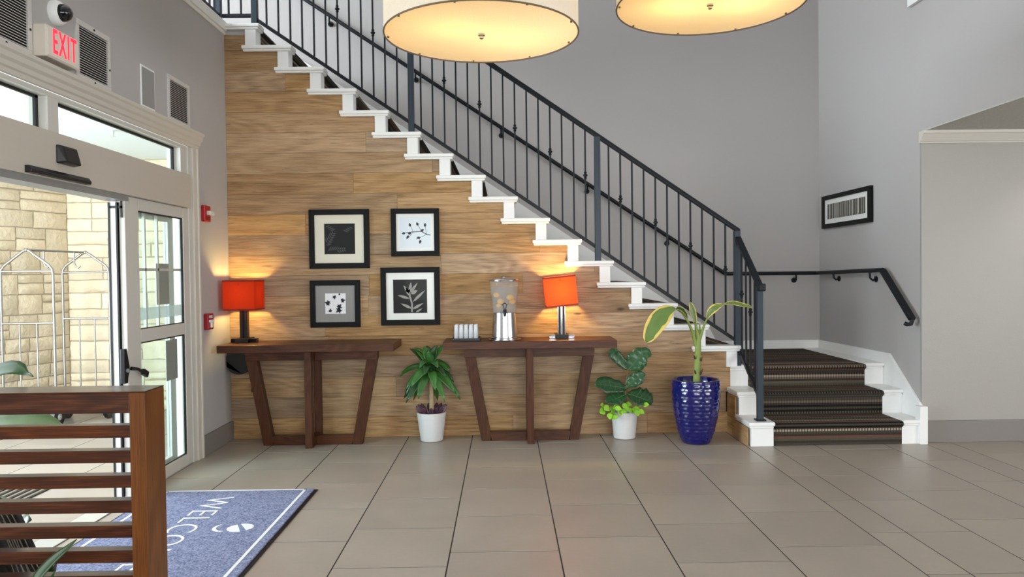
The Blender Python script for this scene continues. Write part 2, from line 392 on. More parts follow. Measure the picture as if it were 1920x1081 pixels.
# baseboards
obj('baseboard_left', MB().box(XL, XL+.018, DY1+.01, YWD-.001, 0, .152).box(XL, XL+.018, -4.0, DY0-.1, 0, .152), M['base'], bevel=.003, kind='structure')
obj('baseboard_alcove', MB().box(XR+.012, 8.0, YAL-.016, YAL, 0, .165), M['base'], bevel=.003, kind='structure')
# crown moulding of the low alcove
cr = [(YAL, 2.262), (YAL-.012, 2.262), (YAL-.016, 2.272), (YAL-.024, 2.276), (YAL-.06, 2.325), (YAL-.068, 2.33), (YAL-.074, 2.349), (YAL, 2.349)]
obj('trim_1', MB().prism(cr, 'x', XR-.02, 8.0), M['trim'], kind='structure')
# balcony edge trim and landing fascia
obj('trim_2', MB().box(XL-.07, XL+.022, -4.0, 6.10, ZUP, ZUP+.075).box(XL-.05, XL+.012, -4.0, 6.10, ZUP-.028, ZUP), M['white'], bevel=.006, kind='structure')

# ---- wood clad side of the stair
def t_left(k): return 1.268-(k-5)*RUN           # left tip of tread cap k
def prof(x):
    """height of the stair side at x"""
    for k in range(4, 19):
        if t_left(k)+.06 < x <= t_left(k-1)+.06: return k*RIS-.045
    return 3.27 if x <= t_left(18)+.06 else .0
XE = 1.845
steps = sorted([t_left(k)+.06 for k in range(4, 19)])
def clipped(x0, x1, z0, z1):
    """plank rectangle cut to the stair profile -> polygon in (x, z)"""
    xs = [x0]+[s for s in steps if x0 < s < x1]+[x1]; tops = []
    for a, b in zip(xs, xs[1:]):
        h = min(z1, prof((a+b)/2))
        if h > z0+.004: tops.append((a, b, h))
    if not tops: return None
    pl = [(tops[0][0], z0), (tops[-1][1], z0)]
    for a, b, h in reversed(tops):
        for q in ((b, h), (a, h)):
            if (q[0]-pl[-1][0])**2+(q[1]-pl[-1][1])**2 > 1e-8: pl.append(q)
    return pl
back = clipped(XL, XE-.01, 0, 3.3)
stair_wall = obj('wall_stair_side', MB().prism(back, 'y', YWD+.012, YWD+.035), M['grout'], kind='structure')
PH = .1655
for r in range(20):
    z0, z1 = r*PH+.001, (r+1)*PH-.0006
    x = XL-random.uniform(.1, 1.2)
    while x < XE:
        ln = random.choice((1.25, 1.5, 1.9, 2.2, 1.1)); x1 = x+ln
        a, b = max(x, XL), min(x1, XE)
        if b-a > .05:
            pl = clipped(a+.0006, b-.0006, z0, z1)
            if pl:
                o = obj('plank', MB().prism(pl, 'y', YWD-.002+random.uniform(-.0012, .0012), YWD+.014), M['plank'], stair_wall, bevel=.0008)
        x = x1
# lower wooden cheek under the bottom steps, facing left
cheek = obj('wall_stair_cheek', MB().box(1.826, 1.834, 5.60, 6.10, 0, .135).box(1.826, 1.834, 5.89, 6.10, .135, .32), M['grout'], kind='structure')
for (y0, y1, z0, z1) in ((5.585, 6.088, 0, .137), (5.875, 6.088, .139, .322)):
    obj('plank', MB().box(1.817, 1.827, y0, y1, z0, z1), M['plank_y'], cheek, bevel=.001)

# ================================================================== STAIRCASE
stairs = thing('staircase', (2.4, 5.6, 0), 'long straight staircase with white caps and dark striped carpet rising along oak wall', 'staircase')
LZ = [.175, .36, .535]; LY = [5.575, 5.865, 6.155]           # lower steps: heights and riser fronts
CX0, CX1 = 2.005, 2.985
def carpet(profile_pts, along, a0, a1, name):
    """a carpet strip following a profile; uv = (across, along)"""
    mb = MB(); mb.uv = []; s = 0
    for i, p in enumerate(profile_pts):
        if i: s += math.dist(p, profile_pts[i-1])
        for a in (a0, a1):
            mb.v.append((a, p[0], p[1]) if along == 'y' else (p[0], a, p[1])); mb.uv.append((a, s))
    for i in range(len(profile_pts)-1):
        q = (2*i, 2*i+1, 2*i+3, 2*i+2); mb.f.append(q if along == 'y' else q[::-1])
    return obj(name, mb, M['carpet'], stairs, smooth=35)
pts = []
def nose(y, z, d):      # rounded nosing; d = horizontal direction towards the climber
    return [(y, z-.05), (y+d*.018, z-.035), (y+d*.026, z-.018), (y+d*.020, z-.004), (y+d*.008, z)]
z0 = 0.002
for i in range(3):
    pts.append((LY[i], z0)); pts += nose(LY[i], LZ[i], -1); z0 = LZ[i]
pts.append((YBK-.02, LZ[2]))
carpet(pts, 'y', CX0, CX1, 'carpet_runner')
# landing fill at left of the runner, up to the first riser of the main flight
nosex = lambda k: t_left(k)+.385
carpet([(6.18, LZ[2]+.001), (YBK-.02, LZ[2]+.001)], 'y', nosex(4)-.03, CX0, 'landing_carpet')
pts = [(nosex(4)-.026, LZ[2])]
for k in range(4, 20):
    xn = nosex(k)-.026; z = k*RIS
    pts.append((xn, (k-1)*RIS if k > 4 else LZ[2])); pts += nose(xn, z, 1)
pts.append((-6.3, 19*RIS))
carpet(pts[1:], 'x', YWD+.10, YBK-.015, 'stair_carpet')
# solid under the carpets
core = MB()
for i in range(3): core.box(1.85, XR-.004, LY[i]+.012, YBK-.01, (LZ[i-1] if i else 0), LZ[i]-.006)
for k in range(4, 19): core.box(nosex(k)-RUN-.06, nosex(k)-.035, YWD+.04, YBK-.01, (k-1)*RIS-.05, k*RIS-.006)
obj('stair_core', core, M['white'], stairs)
# caps of the main flight
def bull(x0, x1, y0, y1, z0, z1):
    """a board with a rounded front and underside bead"""
    mb = MB().box(x0, x1, y0, y1, z0+.012, z1); mb.box(x0+.008, x1-.008, y0+.008, y1, z0-.006, z0+.012); return mb
for k in range(4, 20):
    z = k*RIS
    x0 = t_left(k) if k < 19 else XL+.005
    x1 = t_left(k)+.402
    obj('tread_cap', bull(x0, x1, YWD-.035, YWD+.105, z-.036, z+.004), M['white'], stairs, bevel=.006)
    if k >= 4:
        bx = t_left(k)+.262+.022            # riser block under this tread, standing on the one below
        zb = (k-1)*RIS+.004 if k > 4 else LZ[2]
        obj('riser_cap', MB().box(bx, bx+.088, YWD-.018, YWD+.105, zb, z-.04), M['white'], stairs, bevel=.003)
# white skirt board on the back wall
sl = RIS/RUN
sk = []
def skz(x): return 2.451-sl*(x+.504)
xs0 = -2.0
obj('wall_skirt', MB().prism([(xs0, skz(xs0)), (2.05, skz(2.05)+.04), (2.12, LZ[2]+.075), (2.12, LZ[2]), (1.6, LZ[2]), (xs0, skz(xs0)-.42)], 'y', YBK-.018, YBK-.001), M['white'], stairs)
obj('skirt_board', MB().box(2.12, XR-.012, YBK-.016, YBK-.001, LZ[2], LZ[2]+.085), M['white'], stairs, bevel=.003)
# right stringer along the side wall
obj('stringer', MB().prism([(YBK-.016, LZ[2]), (YBK-.016, LZ[2]+.085), (6.07, .63), (5.60, .285), (5.60, 0), (6.2, 0), (6.2, LZ[2])], 'x', XR-.02, XR-.001), M['white'], stairs, bevel=.003)
obj('stringer_post', MB().box(3.107, 3.166, 5.545, 5.615, 0, .285), M['white'], stairs, bevel=.004)
zb = 0
for i in range(3):
    ye = LY[i+1]+.05 if i < 2 else YBK-.02
    # right curb
    obj('curb_block', MB().box(CX1-.002, XR-.02, LY[i]-.002, ye, zb, LZ[i]-.03), M['white'], stairs, bevel=.003)
    obj('curb_cap', bull(CX1-.002, XR-.02, LY[i]-.024, ye, LZ[i]-.03, LZ[i]+.008), M['white'], stairs, bevel=.006)
    # left curb
    yb = 5.95 if i == 0 else 6.12
    yb = (LY[i+1]+.02) if i < 2 else 6.2
    xa = 1.838
    obj('curb_block', MB().box(xa, CX0+.002, LY[i]-.018, yb, zb, LZ[i]-.03), M['white'], stairs, bevel=.003)
    obj('curb_cap', bull(xa-.022, CX0+.006, LY[i]-.044, yb, LZ[i]-.03, LZ[i]+.010), M['white'], stairs, bevel=.006)
    zb = LZ[i]

# ---- iron balustrade
RY = YWD+.045
rail = thing('stair_railing', (1.92, 5.6, 0), 'blackened iron balustrade with thin balusters and posts climbing the staircase', 'railing')
ztop = lambda x: 1.655+sl*(1.918-x)
zbot = lambda x: .765+sl*(1.881-x)
PX = [1.92, .775, -.741, -2.0]
def baluster_mesh(h, collar):
    mb = MB().box(-.0065, .0065, -.0065, .0065, 0, h)
    if collar:
        zc = collar
        mb.lathe([(.009, -.03), (.013, -.022), (.009, -.012), (.019, -.004), (.019, .004), (.009, .012), (.013, .022), (.009, .03)], (0, 0, zc), 10)
    return mb
H = ztop(0)-zbot(0)
bm = {c: mesh_from(baluster_mesh(H, .53 if c else 0), 'baluster', (0, 0, 0)) for c in (0, 1)}
for me in bm.values(): me.materials.append(M['iron'])
SPB = (1.92+2.0)/41.0
for i in range(1, 41):
    x = 1.92-i*SPB
    if any(abs(x-p) < .03 for p in PX): continue
    link('baluster', bm[1 if i % 3 == 1 else 0], (x, RY, zbot(x)), rail)
obj('top_rail', MB().bar((1.94, RY, ztop(1.94)), (-2.03, RY, ztop(-2.03)), .045, .026).bar((1.94, RY, ztop(1.94)+.016), (-2.03, RY, ztop(-2.03)+.016), .055, .014), M['iron'], rail, bevel=.004)
obj('bottom_rail', MB().bar((1.92, RY, zbot(1.92)), (-2.0, RY, zbot(-2.0)), .03, .026), M['iron'], rail)
for i, x in enumerate(PX):
    zf = (LZ[2]-.0) if i == 0 else (math.floor((t_left(4)+.40-x)/RUN)+4)*RIS
    if i == 3: zf = 19*RIS
    w = .024
    mb = MB().box(x-w, x+w, RY-w, RY+w, zf, ztop(x)-.005 if i < 3 else 4.5)
    obj('post', mb, M['ironpost'], rail, bevel=.003)
# lower section running forward to the newel
NY = 5.615; NX = 1.925
lz = lambda y, a, b: a+(b-a)*(RY-y)/(RY-NY)
obj('top_rail', MB().bar((NX, RY, 1.60), (NX, NY-.01, 1.205), .05, .03).box(NX-.024, NX+.026, NY-.075, NY+.0, 1.165, 1.222), M['iron'], rail, bevel=.008)
obj('bottom_rail', MB().bar((NX, RY, .70), (NX, NY, .36), .03, .026), M['iron'], rail)
obj('post', MB().box(NX-.022, NX+.022, NY-.022, NY+.022, .19, 1.20), M['ironpost'], rail, bevel=.003)
obj('post_foot', MB().box(NX-.036, NX+.036, NY-.036, NY+.036, .186, .197), M['iron'], rail, bevel=.002)
for i in range(1, 5):
    y = RY+(NY-RY)*i/5
    mb = baluster_mesh(lz(y, 1.60, 1.205)-lz(y, .70, .36), .5 if i in (1, 3) else 0)
    mb.v = [(v[0]+NX, v[1]+y, v[2]+lz(y, .70, .36)) for v in mb.v]
    obj('baluster', mb, M['iron'], rail)
# landing piece at the top, beside the balcony
ZL = 19*RIS
obj('bottom_rail', MB().box(-2.262, -2.0, RY-.015, RY+.015, ZL+.075, ZL+.10), M['iron'], rail)
for x in (-2.21, -2.11): obj('baluster', MB().box(x-.0065, x+.0065, RY-.0065, RY+.0065, ZL+.09, 4.36), M['iron'], rail)
obj('top_rail', MB().box(-2.262, -2.0, RY-.022, RY+.022, 4.36, 4.40), M['iron'], rail)
balc = thing('balcony_railing', (-2.29, 4.0, ZUP+.07), 'pale washed iron railing along the balcony edge at top left corner', 'railing')
obj('post', MB().box(-2.315, -2.27, RY-.022, RY+.022, ZUP+.07, 4.5), M['ironpost'], balc, bevel=.003)
obj('bottom_rail', MB().box(-2.305, -2.275, 1.0, RY-.02, ZL+.075, ZL+.10), M['iron'], balc)
obj('top_rail', MB().box(-2.313, -2.267, 1.0, RY-.02, 4.36, 4.40), M['iron'], balc)
for i in range(1, 30):
    y = RY-i*.0956
    obj('baluster', MB().box(-2.2965, -2.2835, y-.0065, y+.0065, ZL+.09, 4.36), M['iron'], balc)

# ---- wall handrail
hr = thing('wall_handrail', (2.2, 7.36, 1.29), 'dark iron handrail bracketed to the stairwell walls turning down at its end', 'handrail')
HY = YBK-.07; HX = XR-.06
path = [(-2.4, HY, 1.292+.6655*(2.193+2.4)), (2.193, HY, 1.292), (HX, HY, 1.288), (HX, 6.08, 1.312), (HX, 6.0, 1.27), (HX, 5.70, .985), (HX, 5.635, .93)]
obj('rail_tube', MB().tube(path[:2], .019, 10).tube(path[1:3], .019, 10).tube(path[2:4], .019, 10), M['iron'], hr, smooth=True)
obj('rail_drop', MB().bar((HX, 6.09, 1.315), (HX, 5.64, .935), .05, .03, up=(0, .6, .8)).tube([(HX, 5.66, .95), (HX-.005, 5.635, .925), (HX-.01, 5.64, .90), (HX-.03, 5.66, .895), (HX-.045, 5.67, .905)], .017, 8), M['iron'], hr, bevel=.004)
def bracket(p, wallpt):
    p = Vector(p); w = Vector(wallpt); mid = (p+w)/2
    d = (w-p).normalized(); sd = Vector((0, 0, 1)).cross(d)
    mb = MB().tube([p, p+Vector((0, 0, -.045))+d*.004, p+Vector((0, 0, -.065))+d*.025, w+Vector((0, 0, -.055))], .009, 7)
    c = w+Vector((0, 0, -.055)); mb.tube([c-d*.012, c-d*.002], .026, 12)
    obj('bracket', mb, M['iron'], hr, smooth=True)
for px_ in (618, 778, 938, 1099, 1250):
    q = P(px_, 100, HY); z = 1.292+.6655*(2.193-q.x); bracket((q.x, HY, z-.012), (q.x, YBK, z-.012))
for x in (2.35, 2.90): bracket((x, HY, 1.275), (x, YBK, 1.275))
for y in (7.0, 6.30): bracket((HX, y, 1.29), (XR, y, 1.29))

# ================================================================== AUTOMATIC DOOR in the left wall
door = thing('door_1', (XL, 3.4, 0), 'glazed automatic sliding entrance door with cream frame and transom lights', None, kind='structure')
fa, fb = -2.365, -2.225
# casing and moulded head
hd = [(XL, 2.25), (XL+.014, 2.25), (XL+.018, 2.272), (XL+.030, 2.278), (XL+.032, 2.30), (XL+.046, 2.312), (XL+.05, 2.335), (XL+.062, 2.345), (XL+.062, 2.362), (XL, 2.37)]
obj('head_moulding', MB().prism(hd, 'y', 1.3, 5.498), M['trim'], door)
obj('casing', MB().box(XL-.02, XL+.016, 5.392, 5.478, 0, 2.25).box(XL-.02, XL+.024, 5.455, 5.478, 0, 2.25), M['trim'], door, bevel=.003)
obj('casing', MB().box(XL-.02, XL+.016, 1.40, 1.49, 0, 2.25), M['trim'], door, bevel=.003)
obj('jamb', MB().box(fa, XL+.004, 5.335, 5.39, 0, 2.25), M['frame'], door, bevel=.002)
obj('jamb', MB().box(fa, XL+.004, 1.49, 1.545, 0, 2.25), M['frame'], door, bevel=.002)
obj('header', MB().box(fa, XL+.022, 1.545, 5.334, 1.812, 2.048), M['header'], door, bevel=.003)
obj('track', MB().box(fa+.02, XL+.010, 1.545, 4.47, 1.778, 1.812), M['track'], door)
tr = MB().box(fa+.03, XL-.005, 1.545, 5.334, 2.226, 2.25)
obj('transom_rail', tr, M['frame'], door)
for y0, y1 in ((3.722, 3.812), (5.235, 5.334), (1.545, 1.62)):
    obj('transom_mullion', MB().box(fa+.03, XL-.005, y0, y1, 2.048, 2.226), M['frame'], door, bevel=.002)
for y0, y1 in ((3.812, 5.235), (1.62, 3.722)):
    gk = MB().box(-2.30, -2.286, y0, y1, 2.212, 2.226).box(-2.30, -2.286, y1-.022, y1, 2.05, 2.226)
    obj('gasket', gk, M['gasket'], door)
    obj('transom_glass', MB().box(-2.298, -2.292, y0, y1, 2.048, 2.226), M['grass_glass'], door)
# fixed panel
pa, pb = -2.274, -2.238
Y0, Y1 = 4.448, 5.334
obj('stile', MB().box(pa, pb, Y0, 4.612, 0.006, 1.81), M['frame'], door, bevel=.004)
obj('stile', MB().box(pa, pb, 5.25, Y1, 0.006, 1.81), M['frame'], door, bevel=.004)
obj('panel_rail', MB().box(pa, pb, 4.612, 5.25, 1.735, 1.81), M['frame'], door, bevel=.004)
obj('panel_rail', MB().box(pa, pb, 4.612, 5.25, .925, 1.005), M['frame'], door, bevel=.004)
obj('panel_rail', MB().box(pa, pb, 4.612, 5.25, .006, .085), M['frame'], door, bevel=.004)
for z0, z1 in ((1.005, 1.735), (.085, .925)):
    obj('pane', MB().box(-2.262, -2.256, 4.612, 5.25, z0, z1), M['grass_glass'], door)
    obj('gasket', MB().box(-2.2555, -2.244, 4.612, 5.25, z1-.008, z1).box(-2.2555, -2.244, 5.238, 5.25, z0, z1).box(-2.2555, -2.244, 4.612, 5.25, z0, z0+.006), M['gasket'], door)
for y in (4.735, 4.905): obj('muntin', MB().box(-2.276, -2.258, y-.008, y+.008, 1.01, 1.73), M['frame'], door)
obj('muntin', MB().box(-2.276, -2.258, 4.612, 5.25, 1.365, 1.383), M['frame'], door)
obj('frosted_band', MB().box(-2.2555, -2.254, 4.614, 5.236, 1.06, 1.135), see_thru('frost', (205, 222, 218), .55, .5), door)
# sliding leaf parked behind it
sa, sb = -2.330, -2.281
obj('leaf_stile', MB().box(sa+.006, sb-.006, 4.442, 4.53, .02, 1.775), M['white'], door, bevel=.002)
for x0, x1 in ((sa-.003, sa+.007), (sb-.007, sb+.003)):
    obj('gasket', MB().box(x0, x1, 4.436, 4.47, .02, 1.77), M['gasket'], door)
obj('leaf_stile', MB().box(sa+.008, sb-.008, 5.12, 5.2, .02, 1.775), M['frame'], door)
obj('leaf_rail', MB().box(sa+.008, sb-.008, 4.53, 5.12, 1.70, 1.775).box(sa+.008, sb-.008, 4.53, 5.12, .93, 1.0).box(sa+.008, sb-.008, 4.53, 5.12, .02, .1), M['frame'], door)
obj('pane', MB().box(-2.308, -2.303, 4.53, 5.12, .1, 1.70), M['grass_glass'], door)
obj('hanger', MB().box(sa, sb+.03, 4.44, 4.50, 1.735, 1.75).box(sb+.02, sb+.03, 4.44, 4.447, 1.68, 1.778), M['gasket'], door)
# latch handle on the leaf
lt = MB().prism([(4.402, .905), (4.432, .905), (4.462, .80), (4.462, .765), (4.445, .735), (4.44, .70), (4.402, .70)], 'x', -2.262, -2.236)
lt.tube([(-2.225, 4.455, .785), (-2.205, 4.50, .775), (-2.20, 4.56, .745)], [.012, .010, .012], 8)
lt.bar((-2.20, 4.545, .755), (-2.20, 4.60, .728), .022, .036)
hnd = obj('latch_handle', lt, M['black'], door, bevel=.003)
obj('latch_screw', MB().tube([(-2.236, 4.432, .775), (-2.230, 4.432, .775)], .012, 12), M['steelpale'], hnd)
obj('sill', MB().box(fa, XL, 1.545, 5.334, 0.0, .006), M['steelpale'], door)

paper = mat('grey_paper', (168, 160, 156), .7)
for (y0, y1, z0, z1, lb) in ((4.885, 5.065, 1.145, 1.415, 'grey paper notice taped to the upper pane of the entrance door'),
                             (5.0, 5.17, .63, .90, 'grey paper notice taped to the lower pane of the entrance door')):
    obj('paper_notice', MB().box(-2.2655, -2.2625, y0, y1, z0, z1), paper, label=lb, cat='notice', group='paper notices on the door')
obj('paper_slip', MB().box(-2.3025, -2.3005, 4.535, 4.60, 1.11, 1.28), mat('pink_paper', (226, 208, 208), .7), label='narrow pale pink notice on the glass of the sliding leaf', cat='notice', group='paper notices on the door')

# sensors on the header
sx = XL+.022
mb = MB().add([(sx, 3.735, 1.895), (sx, 3.89, 1.895), (sx, 3.89, 1.99), (sx, 3.735, 1.99), (sx+.05, 3.75, 1.905), (sx+.05, 3.875, 1.90), (sx+.028, 3.875, 1.985), (sx+.028, 3.75, 1.985)],
              [(0, 1, 2, 3), (7, 6, 5, 4), (0, 4, 5, 1), (1, 5, 6, 2), (2, 6, 7, 3), (3, 7, 4, 0)])
obj('motion_sensor', mb, M['black'], bevel=.006, label='small black motion sensor on the cream door header', cat='sensor')
obj('presence_sensor', MB().prism([(sx, 1.818), (sx+.03, 1.818), (sx+.034, 1.832), (sx+.02, 1.852), (sx, 1.852)], 'y', 3.49, 3.995), M['black'], bevel=.003,
    label='long black sensor bar along the lower edge of the door header', cat='sensor')

# ---- porch behind the door: rubble stone, glazing, ceiling
stone = mat('limestone', (226, 210, 180), .85, var=.14, vs=9, rnd=.10, bmp=.6, bs=22, bd=.02)
mortar = mat('mortar', (176, 162, 138), .95, var=.08, vs=25)
def rough_stone(o, ux, nz, u0, u1, z0, z1, parent):
    """one split-faced stone on a wall: o = wall origin, ux along, nz outward"""
    nu, nv = 5, 4; g = .006; mb = MB(); seed = random.uniform(0, 50); proud = random.uniform(.012, .028)
    vs = []
    for j in range(nv):
        for i in range(nu):
            e = min(i, nu-1-i, j, nv-1-j)
            a = u0+g+(u1-u0-2*g)*i/(nu-1); b = z0+g+(z1-z0-2*g)*j/(nv-1)
            h = .004 if e == 0 else proud+random.uniform(-.007, .009)
            if e == 0: a += random.uniform(-.004, .004); b += random.uniform(-.004, .004)
            p = o+ux*a+nz*h; vs.append((p.x, p.y, b))
    fs = [(j*nu+i, j*nu+i+1, (j+1)*nu+i+1, (j+1)*nu+i) for j in range(nv-1) for i in range(nu-1)]
    n = len(vs); per = [i for i in range(nu)]+[j*nu+nu-1 for j in range(1, nv)]+[(nv-1)*nu+i for i in range(nu-2, -1, -1)]+[j*nu for j in range(nv-2, 0, -1)]
    for q in per:
        p = Vector(vs[q])-nz*.008; vs.append((p.x, p.y, p.z))
    m = len(per)
    for q in range(m): fs.append((per[q], n+q, n+(q+1) % m, per[(q+1) % m]))
    mb.add(vs, fs); obj('stone', mb, stone, parent, smooth=60)
def stone_wall(name, a, b, nz, z1, rng):
    random.seed(rng); a = Vector(a); b = Vector(b); L = (b-a).length; ux = (b-a)/L; nz = Vector(nz).normalized()
    mb = MB(); q = [a, b, b-nz*.15, a-nz*.15]
    mb.prism([(p.x, p.y) for p in q], 'z', 0, z1)
    w = obj(name, mb, mortar, kind='structure'); z = 0.0
    while z < z1-.02:
        h = min(random.choice((.13, .16, .19, .22)), z1-z)
        if z1-z-h < .08: h = z1-z
        u = 0.0
        while u < L-.01:
            l = random.uniform(.22, .48)
            if L-u-l < .15: l = L-u
            if h > .18 and random.random() < .35:
                s = random.uniform(.4, .6)*h
                rough_stone(a, ux, nz, u, u+l, z, z+s, w); rough_stone(a, ux, nz, u, u+l, z+s, z+h, w)
            else: rough_stone(a, ux, nz, u, u+l, z, z+h, w)
            u += l
        z += h
    return w
CZ = 2.5
cA = Vector((-4.35, 7.5, 0)); dA = Vector((.378, 1, 0)).normalized()
eA = cA-dA*2.2
stone_wall('wall_porch_left', eA, cA, (1, -.378, 0), CZ, 3)
stone_wall('wall_porch_end', (-4.35, 7.5, 0), (-3.30, 7.5, 0), (0, -1, 0), CZ, 5)
random.seed(21)
obj('ceiling_porch', MB().box(-5.6, XL-.16, 1.3, 7.8, CZ, CZ+.08), M['ceil'], kind='structure')
obj('wall_porch_near', MB().box(-5.6, XL-.16, 1.3, 1.42, 0, CZ), M['wall'], kind='structure')
gl = thing('window_1', (-2.95, 7.5, 0), 'bright glazed screen with white posts beside the stone at the end of the porch', None, kind='structure')
for x in (-3.27, -3.10, -2.85, -2.43): obj('window_post', MB().box(x-.03, x+.03, 7.46, 7.54, 0, CZ), M['white'], gl, bevel=.003)
obj('window_rail', MB().box(-3.30, -2.40, 7.46, 7.54, 0, .12).box(-3.30, -2.40, 7.46, 7.54, 1.0, 1.06).box(-3.30, -2.40, 7.46, 7.54, 2.3, CZ), M['white'], gl)
obj('pane', MB().box(-3.30, -2.40, 7.497, 7.503, .12, 2.3), M['grass_glass'], gl)
fg = thing('floor_grille', (-3.5, 4.3, 0), 'black slotted entrance grille let into the porch floor', 'grille')
obj('grille_frame', MB().box(-4.3, -2.87, 3.86, 3.88, .0005, .006).box(-4.3, -2.87, 4.74, 4.76, .0005, .006), M['steelpale'], fg)
for i in range(26): obj('grille_bar', MB().box(-2.90-i*.055, -2.878-i*.055, 3.88, 4.74, .0005, .006), M['black'], fg)
sp = MB().lathe([(.03, 0), (.03, -.006), (.012, -.008), (.008, -.045), (.022, -.05), (.022, -.053)], (-3.1, 6.0, CZ), 12)
obj('sprinkler_head', sp, M['steelpale'], smooth=True, label='small sprinkler head on the white porch ceiling', cat='sprinkler')

# luggage cart
cart = thing('luggage_cart', (-4.1, 6.9, 0), 'silver birdcage luggage cart with two arched ends standing by the stone wall', 'luggage cart')
tubem = mat('satin_tube', (168, 166, 160), .3, .9)
def hoop(y, x0, x1, zs, zt, zbar, zlow):
    xc = (x0+x1)/2; pts = [(x0, y, .26)]
    r = .07
    pts += [(x0, y, zs-r), (x0+.006, y, zs-r*.3), (x0+.035, y, zs+.018), (xc-.03, y, zt-.012), (xc, y, zt), (xc+.03, y, zt-.012), (x1-.035, y, zs+.018), (x1-.006, y, zs-r*.3), (x1, y, zs-r), (x1, y, .26)]
    obj('end_frame', MB().tube(pts, .0125, 9), tubem, cart, smooth=60)
    obj('cross_bar', MB().tube([(x0, y, zbar), (x1, y, zbar)], .009, 8), tubem, cart, smooth=60)
    obj('cross_bar', MB().tube([(x0, y, zlow), (x1, y, zlow)], .010, 8), tubem, cart, smooth=60)
    for t in (.34, .67):
        x = x0+(x1-x0)*t; obj('upright', MB().tube([(x, y, .26), (x, y, zlow)], .007, 8), tubem, cart, smooth=60)
hoop(6.70, -4.485, -4.02, 1.43, 1.585, 1.395, .93)
hoop(7.14, -4.195, -3.755, 1.43, 1.572, 1.385, .945)
obj('top_bar', MB().tube([(-4.252, 6.70, 1.585), (-3.975, 7.14, 1.572)], .010, 8).ball((-4.252, 6.70, 1.585), .02).ball((-3.975, 7.14, 1.572), .018), tubem, cart, smooth=60)
for t, in ((.28,), (.80,)):
    p = Vector((-4.252, 6.70, 1.58)).lerp(Vector((-3.975, 7.14, 1.57)), t)
    obj('garment_hook', MB().tube([p, p+Vector((0, 0, -.10)), p+Vector((.012, 0, -.135)), p+Vector((.035, 0, -.15)), p+Vector((.055, 0, -.13))], .009, 8), tubem, cart, smooth=60)
dk = [(-4.52, 6.62), (-3.98, 6.62), (-3.70, 7.22), (-4.24, 7.22)]
obj('deck', MB().prism(dk, 'z', .215, .265), mat('deck_carpet', (46, 44, 46), .9), cart, bevel=.01)
for x, y in ((-4.45, 6.70), (-4.03, 6.73), (-4.17, 7.12), (-3.76, 7.10)):
    w_ = obj('wheel', MB().tube([(x-.02, y, .083), (x+.02, y, .083)], .083, 18), M['black'], cart, smooth=40)
    obj('fork', MB().box(x-.03, x-.024, y-.015, y+.015, .07, .215).box(x+.024, x+.03, y-.015, y+.015, .07, .215), M['steelpale'], cart)
    obj('hub', MB().tube([(x-.024, y, .083), (x+.024, y, .083)], .03, 12), M['steelpale'], w_)

# ================================================================== FIXTURES ON THE LEFT WALL
ventw = mat('vent_enamel', (205, 201, 196), .45); dark = mat('vent_dark', (14, 13, 13), .9)
def vent(y0, y1, z0, z1, label, screws):
    v = thing('wall_vent', (XL, (y0+y1)/2, z0), label, 'vent', 'vents above the door')
    f = .03; d = .012
    fr = MB().box(XL, XL+d, y0, y1, z0, z0+f).box(XL, XL+d, y0, y1, z1-f, z1).box(XL, XL+d, y0, y0+f, z0+f, z1-f).box(XL, XL+d, y1-f, y1, z0+f, z1-f)
    fo = obj('vent_frame', fr, ventw, v, bevel=.002)
    obj('vent_back', MB().box(XL, XL+.002, y0+f, y1-f, z0+f, z1-f), dark, v)
    n = 20; h = (z1-z0-2*f)/n; me = None
    for i in range(n):
        z = z0+f+(i+.5)*h
        if me is None:
            mb = MB().prism([(XL+.006, z-h*.02), (XL+.006, z+h*.06), (XL+.012, z-h*.14), (XL+.012, z-h*.40)], 'y', y0+f, y1-f)
            o0 = obj('slat', mb, ventw, v, origin=(XL, (y0+y1)/2, z)); me = o0.data
        else: link('slat', me, (XL, (y0+y1)/2, z), v)
    for y, z in screws: obj('screw', MB().tube([(XL+d, y, z), (XL+d+.003, y, z)], .006, 8), dark, fo)
vent(3.20, 3.59, 2.372, 2.69, 'louvred wall vent nearest the camera, cut by the left picture edge', [(3.574, 2.50), (3.40, 2.386)])
vent(3.958, 4.30, 2.374, 2.69, 'louvred wall vent directly behind the exit sign', [(4.285, 2.50), (4.13, 2.388), (4.13, 2.676)])
vent(5.03, 5.37, 2.372, 2.683, 'louvred wall vent nearest the oak wall, beside the plain speaker', [])
sp_ = thing('wall_speaker', (XL, 4.75, 2.385), 'flush rectangular grey speaker with white rim between two vents', 'speaker')
obj('speaker_rim', MB().box(XL, XL+.008, 4.66, 4.845, 2.385, 2.645), M['white'], sp_, bevel=.004)
obj('speaker_grille', MB().box(XL+.008, XL+.010, 4.672, 4.833, 2.398, 2.632), mat('speaker_mesh', (150, 149, 146), .7, bmp=.4, bs=600, bd=.001), sp_)
